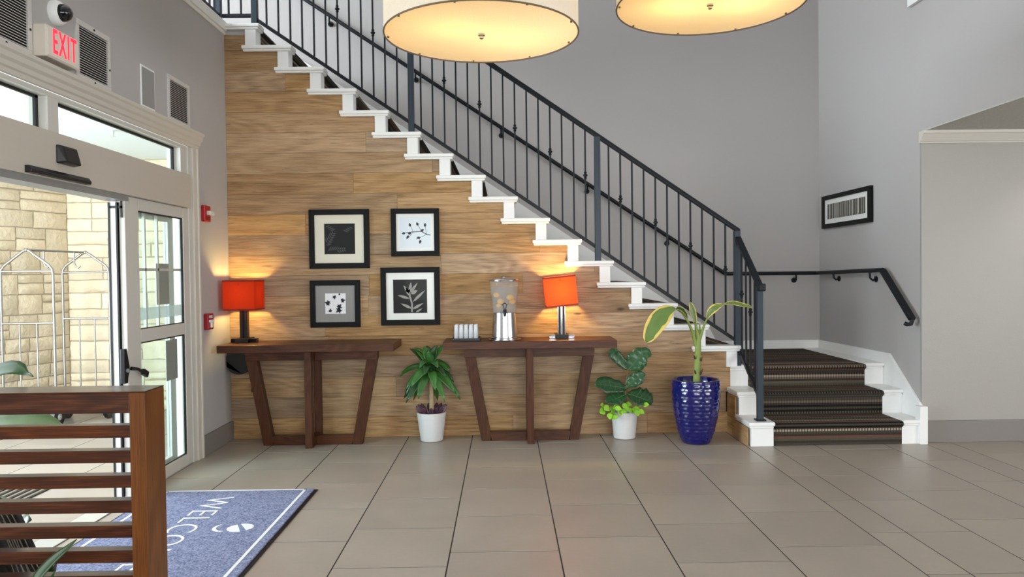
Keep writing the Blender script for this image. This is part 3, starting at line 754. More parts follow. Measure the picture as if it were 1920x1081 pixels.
# exit sign
ex = thing('exit_sign', (XL, 3.73, 2.39), 'cream wall box sign with red letters EXIT above the door', 'exit sign')
obj('sign_box', MB().box(XL, XL+.072, 3.597, 3.87, 2.385, 2.538), mat('sign_cream', (214, 205, 190), .45), ex, bevel=.006)
obj('sign_face', MB().box(XL+.072, XL+.075, 3.606, 3.862, 2.393, 2.53), mat('sign_face', (226, 218, 206), .4), ex)
red = mat('lit_red', (255, 40, 60), .4, emit=(255, 30, 52), es=1.6)
def text_part(name, body, size, M4, material, parent=None, extrude=.001, spacing=1.0, squash=1.0, bold=0):
    cu = bpy.data.curves.new('t', 'FONT'); cu.body = body; cu.size = size; cu.extrude = extrude; cu.align_x = 'CENTER'; cu.align_y = 'CENTER'; cu.space_character = spacing; cu.offset = bold
    to = bpy.data.objects.new('t', cu); COL.objects.link(to)
    dg = bpy.context.evaluated_depsgraph_get(); me = bpy.data.meshes.new_from_object(to.evaluated_get(dg))
    bpy.data.objects.remove(to)
    mb = MB(); mb.v = [tuple(M4 @ Vector((v.co.x*squash, v.co.y, v.co.z))) for v in me.vertices]; mb.f = [tuple(p.vertices) for p in me.polygons]
    return obj(name, mb, material, parent)
def frame_m(o, ux, uy):
    ux = Vector(ux); uy = Vector(uy); uz = ux.cross(uy)
    return Matrix(((ux.x, uy.x, uz.x, o[0]), (ux.y, uy.y, uz.y, o[1]), (ux.z, uy.z, uz.z, o[2]), (0, 0, 0, 1)))
text_part('lettering', 'EXIT', .168, frame_m((XL+.0765, 3.742, 2.4635), (0, 1, 0), (0, 0, 1)), red, ex, squash=.50, spacing=1.22, bold=.0015)
# security camera
sc_ = thing('security_camera', (XL, 3.79, 2.64), 'white dome security camera with dark lens above the exit sign', 'camera')
def xlathe(prof, c, n=20):
    m = MB().lathe(prof, (0, 0, 0), n); mb = MB(); mb.add([(c[0]+z, c[1]+x, c[2]+y) for x, y, z in m.v], m.f); return mb
obj('camera_base', xlathe([(.062, 0), (.062, .02), (.055, .035), (.046, .04)], (XL, 3.79, 2.652)), M['white'], sc_, smooth=True)
obj('camera_dome', xlathe([(.044, .036), (.042, .055), (.034, .072), (.02, .083), (.001, .088)], (XL, 3.79, 2.652)), mat('dome_black', (10, 12, 18), .08, coat=.5), sc_, smooth=True)
# alarm strobe and pull station
firered = mat('alarm_red', (176, 22, 34), .4)
al = thing('fire_alarm_strobe', (XL, 5.61, 1.74), 'red fire alarm strobe with clear lens on the left wall', 'fire alarm')
obj('strobe_body', MB().box(XL, XL+.03, 5.555, 5.665, 1.735, 1.855), firered, al, bevel=.005)
obj('strobe_lens', MB().box(XL+.03, XL+.06, 5.58, 5.665, 1.785, 1.815), see_thru('lens', (235, 235, 232), .7, .2), al, bevel=.006)
obj('strobe_grille', MB().box(XL+.03, XL+.033, 5.57, 5.65, 1.75, 1.756).box(XL+.03, XL+.033, 5.57, 5.65, 1.764, 1.77), mat('strobe_dark', (90, 10, 18), .6), al)
pl_ = thing('fire_pull_station', (XL, 5.61, .93), 'small dark red fire pull station below the alarm strobe', 'fire alarm')
obj('pull_body', MB().box(XL, XL+.035, 5.56, 5.665, .93, 1.05), mat('pull_red', (150, 18, 30), .4), pl_, bevel=.005)
obj('pull_handle', MB().box(XL+.035, XL+.045, 5.575, 5.65, .985, 1.003).box(XL+.035, XL+.045, 5.60, 5.625, .945, .985), M['white'], pl_, bevel=.002)
text_part('lettering', 'PULL', .03, frame_m((XL+.0365, 5.612, 1.025), (0, 1, 0), (0, 0, 1)), M['white'], pl_)

# white framed panel high on the right wall
pn = thing('wall_panel', (XR, 5.3, 3.33), 'white framed panel high on the right wall, only its corner in view', 'panel')
obj('panel_rim', MB().box(XR-.03, XR, 4.80, 5.76, 3.33, 3.40).box(XR-.03, XR, 4.80, 5.76, 4.2, 4.27).box(XR-.03, XR, 5.69, 5.76, 3.40, 4.2).box(XR-.03, XR, 4.80, 4.87, 3.40, 4.2), M['white'], pn, bevel=.003)
obj('panel_face', MB().box(XR-.02, XR, 4.87, 5.69, 3.40, 4.2), M['white'], pn)

# ================================================================== PICTURES
blackf = mat('black_frame', (9, 8, 8), .5, spec=.2)
def flat_leaf(mb, c, ang, ln, wd, d, pts=9, off=0):
    """leaf outline in (x,z) starting at c, drawn at depth d"""
    ca, sa_ = math.cos(ang), math.sin(ang); out = []
    for i in range(pts+1):
        t = i/pts; out.append((ln*t, wd*math.sin(PI*t**.8)))
    for i in range(pts-1, 0, -1):
        t = i/pts; out.append((ln*t, -wd*math.sin(PI*t**.8)))
    vs = [(c[0]+x*ca-y*sa_, d, c[1]+x*sa_+y*ca) for x, y in out]
    mb.add(vs, [tuple(range(len(vs)-1, -1, -1))])
def stroke(mb, pts, w, d):
    for a, b in zip(pts, pts[1:]):
        v = Vector((b[0]-a[0], b[1]-a[1])); n = Vector((-v.y, v.x)).normalized()*w/2
        mb.add([(a[0]+n.x, d, a[1]+n.y), (a[0]-n.x, d, a[1]-n.y), (b[0]-n.x, d, b[1]-n.y), (b[0]+n.x, d, b[1]+n.y)], [(0, 1, 2, 3)])
def picture(x0, x1, z0, z1, fwid, label, matc, artrect, artc):
    p = thing('framed_picture', ((x0+x1)/2, YWD-.004, z0), label, 'picture', 'framed prints on the oak wall')
    a, b = YWD-.032, YWD-.004
    fr = MB()
    for poly in ([(x0, z0), (x1, z0), (x1-fwid, z0+fwid), (x0+fwid, z0+fwid)], [(x1, z0), (x1, z1), (x1-fwid, z1-fwid), (x1-fwid, z0+fwid)],
                 [(x1, z1), (x0, z1), (x0+fwid, z1-fwid), (x1-fwid, z1-fwid)], [(x0, z1), (x0, z0), (x0+fwid, z0+fwid), (x0+fwid, z1-fwid)]):
        fr.prism(poly, 'y', a, b)
    obj('frame', fr, blackf, p, bevel=.002)
    obj('mount', MB().box(x0+fwid, x1-fwid, a+.014, b, z0+fwid, z1-fwid), matc, p)
    r = artrect; obj('print', MB().box(r[0], r[1], a+.0125, a+.014, r[2], r[3]), artc, p)
    return p, a+.0122
cream = mat('mount_cream', (224, 218, 200), .3, coat=.25); mwhite = mat('mount_white', (234, 234, 230), .3, coat=.25)
ink = mat('print_black', (20, 19, 20), .45, spec=.25, coat=.08); paleart = mat('print_pale', (214, 224, 232), .3, coat=.25)
inkblue = mat('print_ink', (30, 34, 48), .4); fernc = mat('print_fern', (56, 56, 56), .4); sucl = mat('print_silver', (150, 148, 142), .4, var=.25, vs=40)
greywood = mat('print_greywood', (140, 138, 136), .3, var=.12, vs=8, stretch=(6, 1, .3), coat=.6); pwhite = mat('print_white', (236, 236, 240), .3, coat=.5)
# top left: dim fern
p, d = picture(-1.574, -1.088, 1.379, 1.857, .044, 'large black framed print of a dim fern, top left of the four', cream, (-1.452, -1.205, 1.495, 1.742), ink)
mb = MB()
for (sx_, sz_, a0, n) in ((-1.44, 1.57, 1.0, 7), (-1.36, 1.70, 2.6, 6), (-1.42, 1.52, .1, 8), (-1.30, 1.69, .5, 5)):
    for i in range(n):
        cx, cz = sx_+i*.018*math.cos(a0), sz_+i*.018*math.sin(a0)
        for s in (-1, 1):
            L_ = .05-.004*i
            ex_, ez_ = cx+L_*math.cos(a0+s*.9), cz+L_*math.sin(a0+s*.9)
            if -1.45 < ex_ < -1.21 and 1.50 < ez_ < 1.737: flat_leaf(mb, (cx, cz), a0+s*.9, L_, .005, d, 5)
obj('fern_image', mb, fernc, p)
# top right: twig with buds
p, d = picture(-.912, -.521, 1.471, 1.857, .042, 'small black framed print of a dark budding twig, top right of the four', mwhite, (-.842, -.592, 1.542, 1.787), paleart)
mb = MB(); q = lambda u, v: (-.912+.391*(u-693)/362, 1.857-.386*(v-88)/352)
stroke(mb, [q(990, 285), q(960, 280), q(920, 257), q(860, 260), q(800, 268)], .006, d)
for a, b in (((960, 280), (948, 215)), ((920, 257), (895, 205)), ((860, 260), (838, 210)), ((960, 280), (905, 305)), ((905, 305), (912, 335)), ((860, 260), (828, 300))): stroke(mb, [q(*a), q(*b)], .003, d)
for (u, v, a, l) in ((948, 225, 1.5, .034), (897, 215, 2.0, .032), (838, 222, 1.8, .032), (915, 258, .6, .034), (800, 268, 3.3, .03), (825, 285, 4.2, .036), (845, 268, 3.4, .03), (912, 302, 3.3, .034), (915, 320, 4.4, .034)):
    c_ = q(u, v); flat_leaf(mb, c_, a, l, .010, d, 7)
obj('twig_image', mb, inkblue, p)
# bottom left: leaves on grey boards
p, d = picture(-1.574, -1.171, .902, 1.284, .042, 'small black framed print of dark leaves on grey board, bottom left of the four', greywood, (-1.454, -1.288, 1.012, 1.178), pwhite)
mb = MB()
def ivy(c, s, rot):
    for a, l in ((0, 1), (.95, .8), (-.95, .8), (1.9, .62), (-1.9, .62)): flat_leaf(mb, c, rot+a, s*l, s*.26*l, d, 6)
    stroke(mb, [c, (c[0]-s*.5*math.cos(rot), c[1]-s*.5*math.sin(rot))], .003, d)
for (u, v, s, r) in ((.17, .52, .036, 2.9), (.45, .85, .026, 4.9), (.82, .64, .030, .2), (.70, .20, .040, 3.8), (.24, .13, .024, 1.5), (.70, .94, .014, 1.2), (.66, .32, .034, .9)):
    ivy((-1.454+.166*u, 1.012+.166*v), s, r)
obj('ivy_image', mb, inkblue, p)
# bottom right: succulent
p, d = picture(-1.002, -.524, .912, 1.382, .044, 'large black framed print of a pale succulent branch, bottom right of the four', mwhite, (-.902, -.628, 1.01, 1.283), ink)
mb = MB(); q = lambda u, v: (-1.002+.478*(u-620)/440, 1.382-.47*(v-525)/435)
stroke(mb, [q(850, 862), q(852, 800), q(835, 740), q(832, 690)], .014, d)
for (u, v, a, l, w) in ((832, 760, 2.85, .10, .011), (850, 835, 2.7, .10, .011), (858, 785, .75, .14, .011), (855, 840, .5, .10, .011), (832, 720, 2.2, .08, .012), (836, 715, 1.45, .085, .013), (842, 715, .95, .10, .010), (845, 725, .5, .06, .015), (880, 862, .5, .06, .008), (828, 735, 1.85, .07, .012)):
    c_ = q(u, v); flat_leaf(mb, c_, a, l, w, d, 8)
obj('succulent_image', mb, sucl, p)
# birch picture on the right stair wall
bp = thing('birch_picture', (XR-.002, 6.84, 1.71), 'black framed wide print of birch trunks on the right stairwell wall', 'picture')
by0, by1, bz0, bz1 = 6.35, 7.325, 1.722, 2.035
a, b = XR-.032, XR-.001
fr = MB().box(a, b, by0, by1, bz0, bz0+.04).box(a, b, by0, by1, bz1-.04, bz1).box(a, b, by0, by0+.05, bz0+.04, bz1-.04).box(a, b, by1-.05, by1, bz0+.04, bz1-.04)
obj('frame', fr, blackf, bp, bevel=.002)
obj('mount', MB().box(a+.014, b, by0+.05, by1-.05, bz0+.04, bz1-.04), mwhite, bp)
obj('print', MB().box(a+.0125, a+.014, by0+.11, by1-.11, bz0+.085, bz1-.085), mat('birch_dark', (58, 56, 46), .3, var=.5, vs=26, stretch=(1, 3, .5), coat=.5), bp)
mb = MB(); random.seed(4)
for i in range(20):
    y = by0+.125+(by1-by0-.26)*(i+random.uniform(.1, .9))/20; w = random.uniform(.004, .012)
    mb.add([(a+.0122, y, bz0+.08+random.uniform(0, .03)), (a+.0122, y, bz1-.086), (a+.0122, y+w, bz1-.086), (a+.0122, y+w*1.2, bz0+.08)], [(0, 1, 2, 3)])
obj('trunk_image', mb, mat('birch_pale', (206, 204, 192), .5), bp)

# ================================================================== CONSOLE TABLES
def console(cx, yf, label):
    t = thing('console_table', (cx, yf+.2, 0), label, 'table', 'console tables against the oak wall')
    yb = YWD-.006; zt = .802; zu = .744; hw = .668
    obj('table_top', MB().box(cx-hw, cx+hw, yf, yb, zu, zt), M['table'], t, bevel=.003)
    ym = yf+.215; th = .034                       # frame parallel to the wall
    ht, hb, lw = .525, .385, .082
    obj('apron', MB().box(cx-ht+.012, cx-.027, ym-th-.01, ym+th+.01, .665, zu).box(cx+.027, cx+ht-.012, ym-th-.01, ym+th+.01, .665, zu), M['table'], t, bevel=.002)
    for s in (-1, 1):
        zt2 = .665; xt = ht-(ht-hb)*(zu-zt2)/zu
        pl = [(cx+s*xt, zt2), (cx+s*(xt-lw), zt2), (cx+s*(hb-lw), 0.0), (cx+s*hb, 0.0)]
        obj('leg', MB().prism(pl, 'y', ym-th, ym+th), M['tableleg'], t, bevel=.002)
        obj('foot_rail', MB().box(min(cx+s*.027, cx+s*(hb-lw+.012)), max(cx+s*.027, cx+s*(hb-lw+.012)), ym-th, ym+th, 0, .07), M['table'], t, bevel=.002)
    # upright frame across the depth
    obj('post', MB().box(cx-.026, cx+.026, yf+.055, yf+.125, 0, zu), M['tableleg'], t, bevel=.002)
    obj('post', MB().box(cx-.026, cx+.026, yb-.09, yb-.03, 0, zu), M['tableleg'], t, bevel=.002)
    obj('cross_rail', MB().box(cx-.026, cx+.026, yf+.125, yb-.09, 0, .07).box(cx-.026, cx+.026, yf+.125, yb-.09, .665, zu), M['table'], t, bevel=.002)
    return t
console(-1.512, 5.655, 'dark walnut console table in the corner, carrying only the left lamp')
console(.192, 5.70, 'dark walnut console table carrying the water dispenser and right lamp')
TZ = .802
# ---- table lamps
def lamp(cx, cy, mtl, shade_col, trans, power, roll, label, bulbcol):
    t = thing('table_lamp', (cx, cy, TZ), label, 'lamp', 'table lamps with orange shades')
    zb0 = TZ+.0005
    base = MB().box(cx-.10, cx+.10, cy-.03, cy+.03, zb0, zb0+.03)
    obj('base', base, mtl, t, bevel=.002)
    arch = MB().prism([(cy-.085, zb0), (cy-.085, zb0+.034), (cy+.085, zb0+.034), (cy+.085, zb0), (cy+.065, zb0), (cy+.065, zb0+.016), (cy-.065, zb0+.016), (cy-.065, zb0)], 'x', cx-.05, cx+.05)
    obj('base_bridge', arch, M['gasket'], t, bevel=.002)
    obj('pole', MB().box(cx-.008, cx+.008, cy-.026, cy+.026, zb0+.03, 1.10).box(cx-.030, cx-.024, cy-.024, cy+.024, zb0+.03, 1.10).box(cx+.024, cx+.030, cy-.024, cy+.024, zb0+.03, 1.10), mtl, t, bevel=.0015)
    obj('pole_core', MB().box(cx-.024, cx-.008, cy-.02, cy+.02, zb0+.03, 1.10).box(cx+.008, cx+.024, cy-.02, cy+.02, zb0+.03, 1.10), M['gasket'], t)
    z0, z1, h = 1.065, 1.29, .122
    R = Matrix.Rotation(roll, 4, 'Y'); piv = Vector((cx, cy, 1.10))
    def tf(mb): mb.v = [tuple(piv+R @ (Vector(v)-piv)) for v in mb.v]; return mb
    sh = MB(); n = 6; ring = []
    def side(a, b):
        vs = []
        for i in range(n+1):
            for z in (z0, z1):
                vs.append((a[0]+(b[0]-a[0])*i/n, a[1]+(b[1]-a[1])*i/n, z))
        sh.add(vs, [(2*i, 2*i+2, 2*i+3, 2*i+1) for i in range(n)])
    c = [(cx-h, cy-h), (cx+h, cy-h), (cx+h, cy+h), (cx-h, cy+h)]
    for i in range(4): side(c[i], c[(i+1) % 4])
    s = obj('shade', tf(sh), fabric('shade_fabric', shade_col, trans), t)
    hemm = mat('hem_red', tuple(int(x*.62) for x in shade_col), .8)
    for z in (z0, z1):
        hem = MB(); e_ = .002
        for i in range(4):
            a, b = c[i], c[(i+1) % 4]; hem.bar((a[0], a[1], z), (b[0], b[1], z), .004, .012)
        obj('shade_hem', tf(hem), hemm, s)
    obj('shade_spider', tf(MB().box(cx-h, cx+h, cy-.003, cy+.003, z1-.03, z1-.026).box(cx-.003, cx+.003, cy-h, cy+h, z1-.03, z1-.026)), M['chrome'], s)
    l = bpy.data.lights.new('lamp_bulb', 'POINT'); l.energy = power; l.color = bulbcol; l.shadow_soft_size = .035
    o = bpy.data.objects.new('lamp_bulb', l); COL.objects.link(o); o.parent = t; o.location = (0, 0, 1.19-TZ)
    return t
lamp(-2.066, 5.945, mat('near_black_metal', (16, 15, 16), .3, .6), (206, 56, 27), .026, 9.0, 0, 'table lamp with red orange shade and dark base in the corner', (1.0, .75, .24))  # near-black metal on this lamp, chrome on the other
lamp(.452, 5.945, M['chrome'], (248, 92, 46), .065, 11.0, math.radians(-5.5), 'table lamp with tilted bright orange shade and chrome base beside dispenser', (1.0, .75, .24))
# ---- water dispenser
dc = (.0, 5.86)
wd = thing('water_dispenser', (dc[0], dc[1], TZ), 'clear lemon water dispenser on a brushed steel base with black tap', 'dispenser')
obj('tray_plate', MB().lathe([(.125, 0), (.13, .003), (.13, .007), (.11, .008)], (dc[0], dc[1], TZ+.0005), 32), M['steel'], wd, smooth=True)
obj('steel_base', MB().lathe([(.108, 0), (.108, .012), (.101, .016), (.100, .03), (.091, .195), (.090, .205)], (dc[0], dc[1], TZ+.009), 36), M['steel'], wd, smooth=True)
clear = see_thru('clear_plastic', (235, 238, 240), .14, .04, (.97, .98, .98))
obj('tank', MB().lathe([(.088, 0), (.094, .06), (.106, .15), (.114, .25)], (dc[0], dc[1], 1.016), 36, True, False), clear, wd, smooth=True)
obj('water', MB().lathe([(.085, .003), (.091, .06), (.103, .15), (.109, .20)], (dc[0], dc[1], 1.016), 36), see_thru('lemon_water', (190, 184, 178), .22, .1, (.93, .93, .92)), wd, smooth=True)
obj('lid', MB().lathe([(.120, 0), (.121, .008), (.115, .016), (.06, .024), (.024, .027), (.022, .034), (.026, .038), (.018, .043)], (dc[0], dc[1], 1.262), 36), M['steel'], wd, smooth=True)
lemon = mat('lemon', (255, 186, 8), .5)
for x, y, z, rx in ((-.062, -.055, 1.155, .9), (-.03, -.045, 1.105, 1), (.045, -.05, 1.135, 1.1), (.06, -.01, 1.10, 1), (-.045, -.03, 1.07, .8)):
    obj('lemon_slice', MB().ball((dc[0]+x, dc[1]+y, z), .026*rx, 12, (1, .5, .85)), lemon, wd, smooth=True)
tp = MB().tube([(dc[0]+.002, dc[1]-.088, 1.02), (dc[0]+.002, dc[1]-.135, 1.02)], .014, 10).tube([(dc[0]+.002, dc[1]-.13, 1.045), (dc[0]+.002, dc[1]-.13, .992)], [.016, .009], 10)
tap = obj('tap', tp, M['black'], wd, smooth=True)
obj('tap_lever', MB().tube([(dc[0]+.002, dc[1]-.13, 1.04), (dc[0]-.014, dc[1]-.135, 1.085), (dc[0]+.002, dc[1]-.136, 1.095), (dc[0]+.018, dc[1]-.135, 1.085), (dc[0]+.002, dc[1]-.13, 1.04)], .0045, 6), M['black'], tap)
# ---- cups on a tray
tray = MB().box(-.408, -.192, 5.74, 5.94, TZ+.0005, TZ+.008)
for a_ in ((-.408, -.192, 5.74, 5.746), (-.408, -.192, 5.934, 5.94), (-.408, -.402, 5.746, 5.934), (-.198, -.192, 5.746, 5.934)): tray.box(*a_, TZ+.008, TZ+.024)
obj('serving_tray', tray, mat('tray_black', (16, 14, 14), .4), label='small black serving tray under the clear cups', cat='tray', bevel=.002)
cupm = see_thru('cup_plastic', (240, 243, 248), .5, .15)
cn = ['leftmost', 'second', 'third', 'fourth', 'rightmost']
for i in range(5):
    for j in range(2):
        x = -.375+i*.0375; y = 5.785+j*.075; z = TZ+.0085; h_ = .118
        m = MB().lathe([(.0185, 0), (.0165, h_*.6), (.0145, h_), (.0005, h_)], (x, y, z), 14, False, False)
        nm = {0: 'leftmost', 1: 'second from left', 2: 'middle', 3: 'second from right', 4: 'rightmost'}[i]
        obj('plastic_cup', m, cupm, smooth=True, solid=.0008, label='clear upturned plastic cup, %s in the %s row on the tray' % (nm, 'front' if j == 0 else 'back'), cat='cup', group='clear cups on the black tray')
# ---- black box and cord under the left table
bb = thing('cable_box', (-2.13, 6.02, .535), 'rounded black box hanging below the left console table by the corner', 'box')
pr_ = [(-2.222, .742), (-2.222, .60)]+[(-2.13+.092*math.cos(PI+PI*i/10), .625+.085*math.sin(PI+PI*i/10)) for i in range(0, 11)]+[(-2.038, .742)]
obj('box_shell', MB().prism(pr_, 'y', 5.97, 6.06), M['black'], bb, bevel=.006)
obj('power_cord', MB().tube([(-2.07, 6.05, .58), (-2.06, 6.075, .50), (-2.02, 6.078, .47), (-2.0, 6.078, .40), (-2.04, 6.078, .38)], .004, 6), M['black'], bb)
obj('plug', MB().box(-2.06, -2.0, 6.055, 6.085, .385, .425), M['black'], bb, bevel=.004)

# ================================================================== POTTED PLANTS
soil = mat('soil', (52, 40, 30), .95, var=.4, vs=40)
potw = mat('white_pot', (206, 205, 204), .5, var=.05, vs=14, stretch=(1, 1, 5), bmp=.15, bs=30)
def leafmat(name, c, var=.18, rough=.35):
    m, nt, b = newmat(name); v = coords(nt, (1, 1, 1)); n = noise(nt, v, 18, 3)
    oi = N(nt, 'ShaderNodeObjectInfo'); f = mth(nt, 'MULTIPLY', mth(nt, 'MULTIPLY_ADD', n, 2*var, 1-var), mth(nt, 'MULTIPLY_ADD', oi.outputs['Random'], .4, .8))
    nt.links.new(scaled_color(nt, lin(c), f), b.inputs['Base Color']); b.inputs['Roughness'].default_value = rough
    return m
g_dark = leafmat('leaf_dark', (40, 74, 36)); g_mid = leafmat('leaf_mid', (56, 104, 44)); g_lime = leafmat('leaf_lime', (134, 190, 48))
g_purple = leafmat('leaf_purple', (84, 52, 66)); g_ban = leafmat('leaf_banana', (92, 118, 60), .25)
def pot(t, c, r0, r1, h, m, wall=.012):
    obj('pot', MB().lathe([(r0*.9, 0), (r0, .006), (r1, h-.004), (r1-.002, h), (r1-wall, h), (r1-wall-.006, h-.03)], (c[0], c[1], 0.0005), 36, True, False), m, t, smooth=True)
    obj('soil', MB().lathe([(r1-wall-.004, h-.03), (.02, h-.022), (.001, h-.02)], (c[0], c[1], 0), 24, False, False), soil, t)
# -- corn plant
c = (-.592, 5.935)
t = thing('corn_plant', (c[0], c[1], 0), 'corn plant with bare cane in a white pot between the two tables', 'potted plant')
pot(t, c, .088, .116, .228, potw)
obj('cane', MB().tube([(c[0]+.005, c[1], .20), (c[0], c[1], .34), (c[0]-.004, c[1], .57)], [.021, .018, .019], 12), mat('cane_bark', (176, 156, 122), .8, var=.3, vs=30, stretch=(1, 1, 3), bmp=.5, bs=60), t, smooth=60)
random.seed(11)
for i in range(36):
    az = i*2.39996; el = 1.3-.042*i+random.uniform(-.12, .12); L_ = random.uniform(.20, .29)*(1.0 if i > 4 else .9); w = random.uniform(.029, .041)
    d0 = Vector((math.cos(az)*math.cos(el), math.sin(az)*math.cos(el)*.62, math.sin(el))); p0 = Vector((c[0]-.004, c[1]-.02, .515+.0026*(36-i))); pts = []; ws = []
    for k in range(8):
        s = k/7; q = p0+d0*(L_*s)+Vector((0, 0, -.19*s*s*(1.0 if el < .9 else .35)))
        q.y = min(q.y, YWD-.03); q.x = max(-.835, min(-.36, q.x)) if q.z < .70 else max(-.835, min(-.49, q.x)); pts.append(q); ws.append(max(.002, w*math.sin(PI*min(1, .12+.88*s))**.7))
    obj('leaf', MB().leaf(pts, ws, (-.2*d0.x, -.5, .8), .25), g_mid if i % 3 else g_dark, t, smooth=60, solid=.0012)
for i in range(12):
    az = i*2.4; r = random.uniform(.05, .10); p0 = Vector((c[0]+.07*math.cos(az), c[1]+.07*math.sin(az), .205)); d0 = Vector((math.cos(az)*.6, math.sin(az)*.6, .9))
    obj('purple_leaf', MB().leaf([p0+d0*(s*.085) for s in (0, .3, .6, .85, 1)], [.004, .016, .02, .013, .002], (0, -.8, .4), .3), g_purple, t, smooth=60, solid=.001)
# -- fiddle leaf fig
c = (.945, 5.925); D = 5.9
t = thing('fiddle_leaf_fig', (c[0], c[1], 0), 'fiddle leaf fig over lime pothos in a white pot beside the right table', 'potted plant')
pot(t, c, .086, .105, .215, potw)
st = [P(1172, 770, D), P(1173, 735, D), P(1176, 705, D), P(1178, 690, D)]
obj('stem', MB().tube(st, [.008, .007, .006, .004], 8), mat('fig_stem', (104, 92, 62), .7), t, smooth=60)
def fig(pxs, ws, nrm, m, dy=0.0, name='leaf'):
    k = len(pxs); pts = [P(x, y, D+dy*(i/(k-1))) for i, (x, y) in enumerate(pxs)]
    pts, ws = smooth_path(pts, ws, 15)
    ws = [w*(1+.05*math.sin(i*1.7)) for i, w in enumerate(ws)]
    lf = obj(name, MB().leaf(pts, ws, nrm, .22, .16), m, t, smooth=60, solid=.0015)
    nh = Vector(nrm).normalized(); rb = MB().tube([p+nh*.0018 for p in pts], [.0022*(1-i/16) for i in range(15)], 5)
    for i in range(3, 13, 2):
        tt = (pts[i+1]-pts[i-1]).normalized(); sd = tt.cross(nh).normalized(); u = sd.cross(tt).normalized()
        if u.dot(nh) < 0: u = -u
        for q in (-1, 1): rb.tube([pts[i]+nh*.0016, pts[i]+tt*.012+sd*(q*ws[i]*.45)+u*(ws[i]*.085+.0016)+u*(.16*ws[i]*math.sin(i*2.1)*q*.45), pts[i]+tt*.02+sd*(q*ws[i]*.85)+u*(ws[i]*.19+.0014)+u*(.16*ws[i]*math.sin(i*2.1)*q*.85)], .0009, 4)
    obj('leaf_veins', rb, veinm, lf)
veinm = mat('leaf_vein', (92, 128, 78), .5)
fd = leafmat('leaf_fig', (38, 78, 44), .2, .3)
fig([(1177, 693), (1170, 684), (1162, 675), (1153, 665), (1148, 657), (1146, 653)], [0.007, 0.033, 0.043, 0.045, 0.037, 0.007], (-.3, -.8, .5), fd, -.03)
fig([(1178, 692), (1185, 685), (1194, 675), (1203, 668), (1213, 664), (1221, 667)], [0.010, 0.062, 0.083, 0.077, 0.053, 0.007], (.1, -1, .45), fd, -.05)
fig([(1176, 728), (1165, 726), (1152, 724), (1138, 722), (1126, 720), (1116, 722)], [0.007, 0.043, 0.056, 0.068, 0.056, 0.013], (-.1, -.9, .55), fd, -.06)
fig([(1174, 727), (1182, 718), (1192, 711), (1202, 704), (1210, 702)], [0.007, 0.043, 0.055, 0.045, 0.007], (.2, -1, .5), fd, -.04)
fig([(1174, 738), (1165, 743), (1155, 747), (1145, 750), (1136, 753)], [0.007, 0.050, 0.062, 0.055, 0.013], (-.2, -.9, .7), fd, -.07)
fig([(1176, 738), (1188, 741), (1200, 745), (1212, 750), (1222, 757)], [0.010, 0.065, 0.083, 0.073, 0.015], (.2, -.9, .7), fd, -.08)
random.seed(5)
for i in range(24):
    x = 1140+random.uniform(-8, 50)*(1 if i % 5 else 1.5); y = 762+random.uniform(-8, 8)+(4 if x < 1150 else 0)
    if i >= 21: x, y = ((1125, 768), (1133, 760), (1148, 782))[i-21]
    p0 = P(x, y, D-.09+random.uniform(-.03, .05)); a_ = random.uniform(0, 6.28); d0 = Vector((math.cos(a_)*.8, -.35, math.sin(a_)*.5-.35)).normalized()
    obj('pothos_leaf', MB().leaf([p0+d0*(s*.055) for s in (0, .25, .5, .8, 1)], [.005, .02, .022, .012, .001], (.1, -.9, .5), .2), g_lime, t, smooth=60, solid=.001)
# -- blue glazed pot with banana plant
c = (1.468, 5.735)
t = thing('banana_plant', (c[0], c[1], 0), 'young banana plant in a tall glossy cobalt blue pot at the stair foot', 'potted plant')
cob = mat('cobalt_glaze', (7, 10, 92), .09, coat=.6, var=.15, vs=12, spec=.6)
prof_ = [(.100, 0), (.112, .012), (.140, .09), (.165, .20), (.180, .31), (.186, .40), (.184, .46), (.182, .485)]
def rad(z):
    for (r0, z0), (r1, z1) in zip(prof_, prof_[1:]):
        if z0 <= z <= z1: return r0+(r1-r0)*(z-z0)/(z1-z0)
    return prof_[-1][0]
mb = MB(); n = 112; rows = 84; vs = []
for j in range(rows+1):
    z = .485*j/rows
    for i in range(n):
        a_ = 2*PI*i/n; row = z/.029; amp = .0026 if .02 < z < .47 else 0
        sh_ = .5*(int(row) % 2); b_ = abs(math.sin(PI*(row % 1)))**.7*abs(math.sin(PI*((a_*14/(2*PI)+sh_) % 1)))**.6
        r = rad(z)+amp*(b_-.5)*2*.7; vs.append((c[0]+r*math.cos(a_), c[1]+r*math.sin(a_), z+.0005))
fs = [(j*n+i, j*n+(i+1) % n, (j+1)*n+(i+1) % n, (j+1)*n+i) for j in range(rows) for i in range(n)]+[tuple(range(n-1, -1, -1))]
mb.add(vs, fs); m2 = MB().lathe([(.182, .485), (.178, .49), (.168, .49), (.164, .484), (.160, .40)], (c[0], c[1], .0005), 64, False, False); mb.add(m2.v, m2.f)
obj('pot', mb, cob, t, smooth=75)
obj('soil', MB().lathe([(.163, .44), (.02, .45), (.001, .45)], (c[0], c[1], 0), 32, False, False), soil, t)
D = 5.72
stemm = mat('banana_stem', (128, 146, 66), .5, var=.25, vs=14, stretch=(1, 1, .4))
obj('pseudostem', MB().tube([P(1305, 728, D), P(1307, 690, D), P(1309, 655, D), P(1309, 632, D), P(1306, 618, D)], [.030, .027, .024, .021, .015], 12), stemm, t, smooth=60)
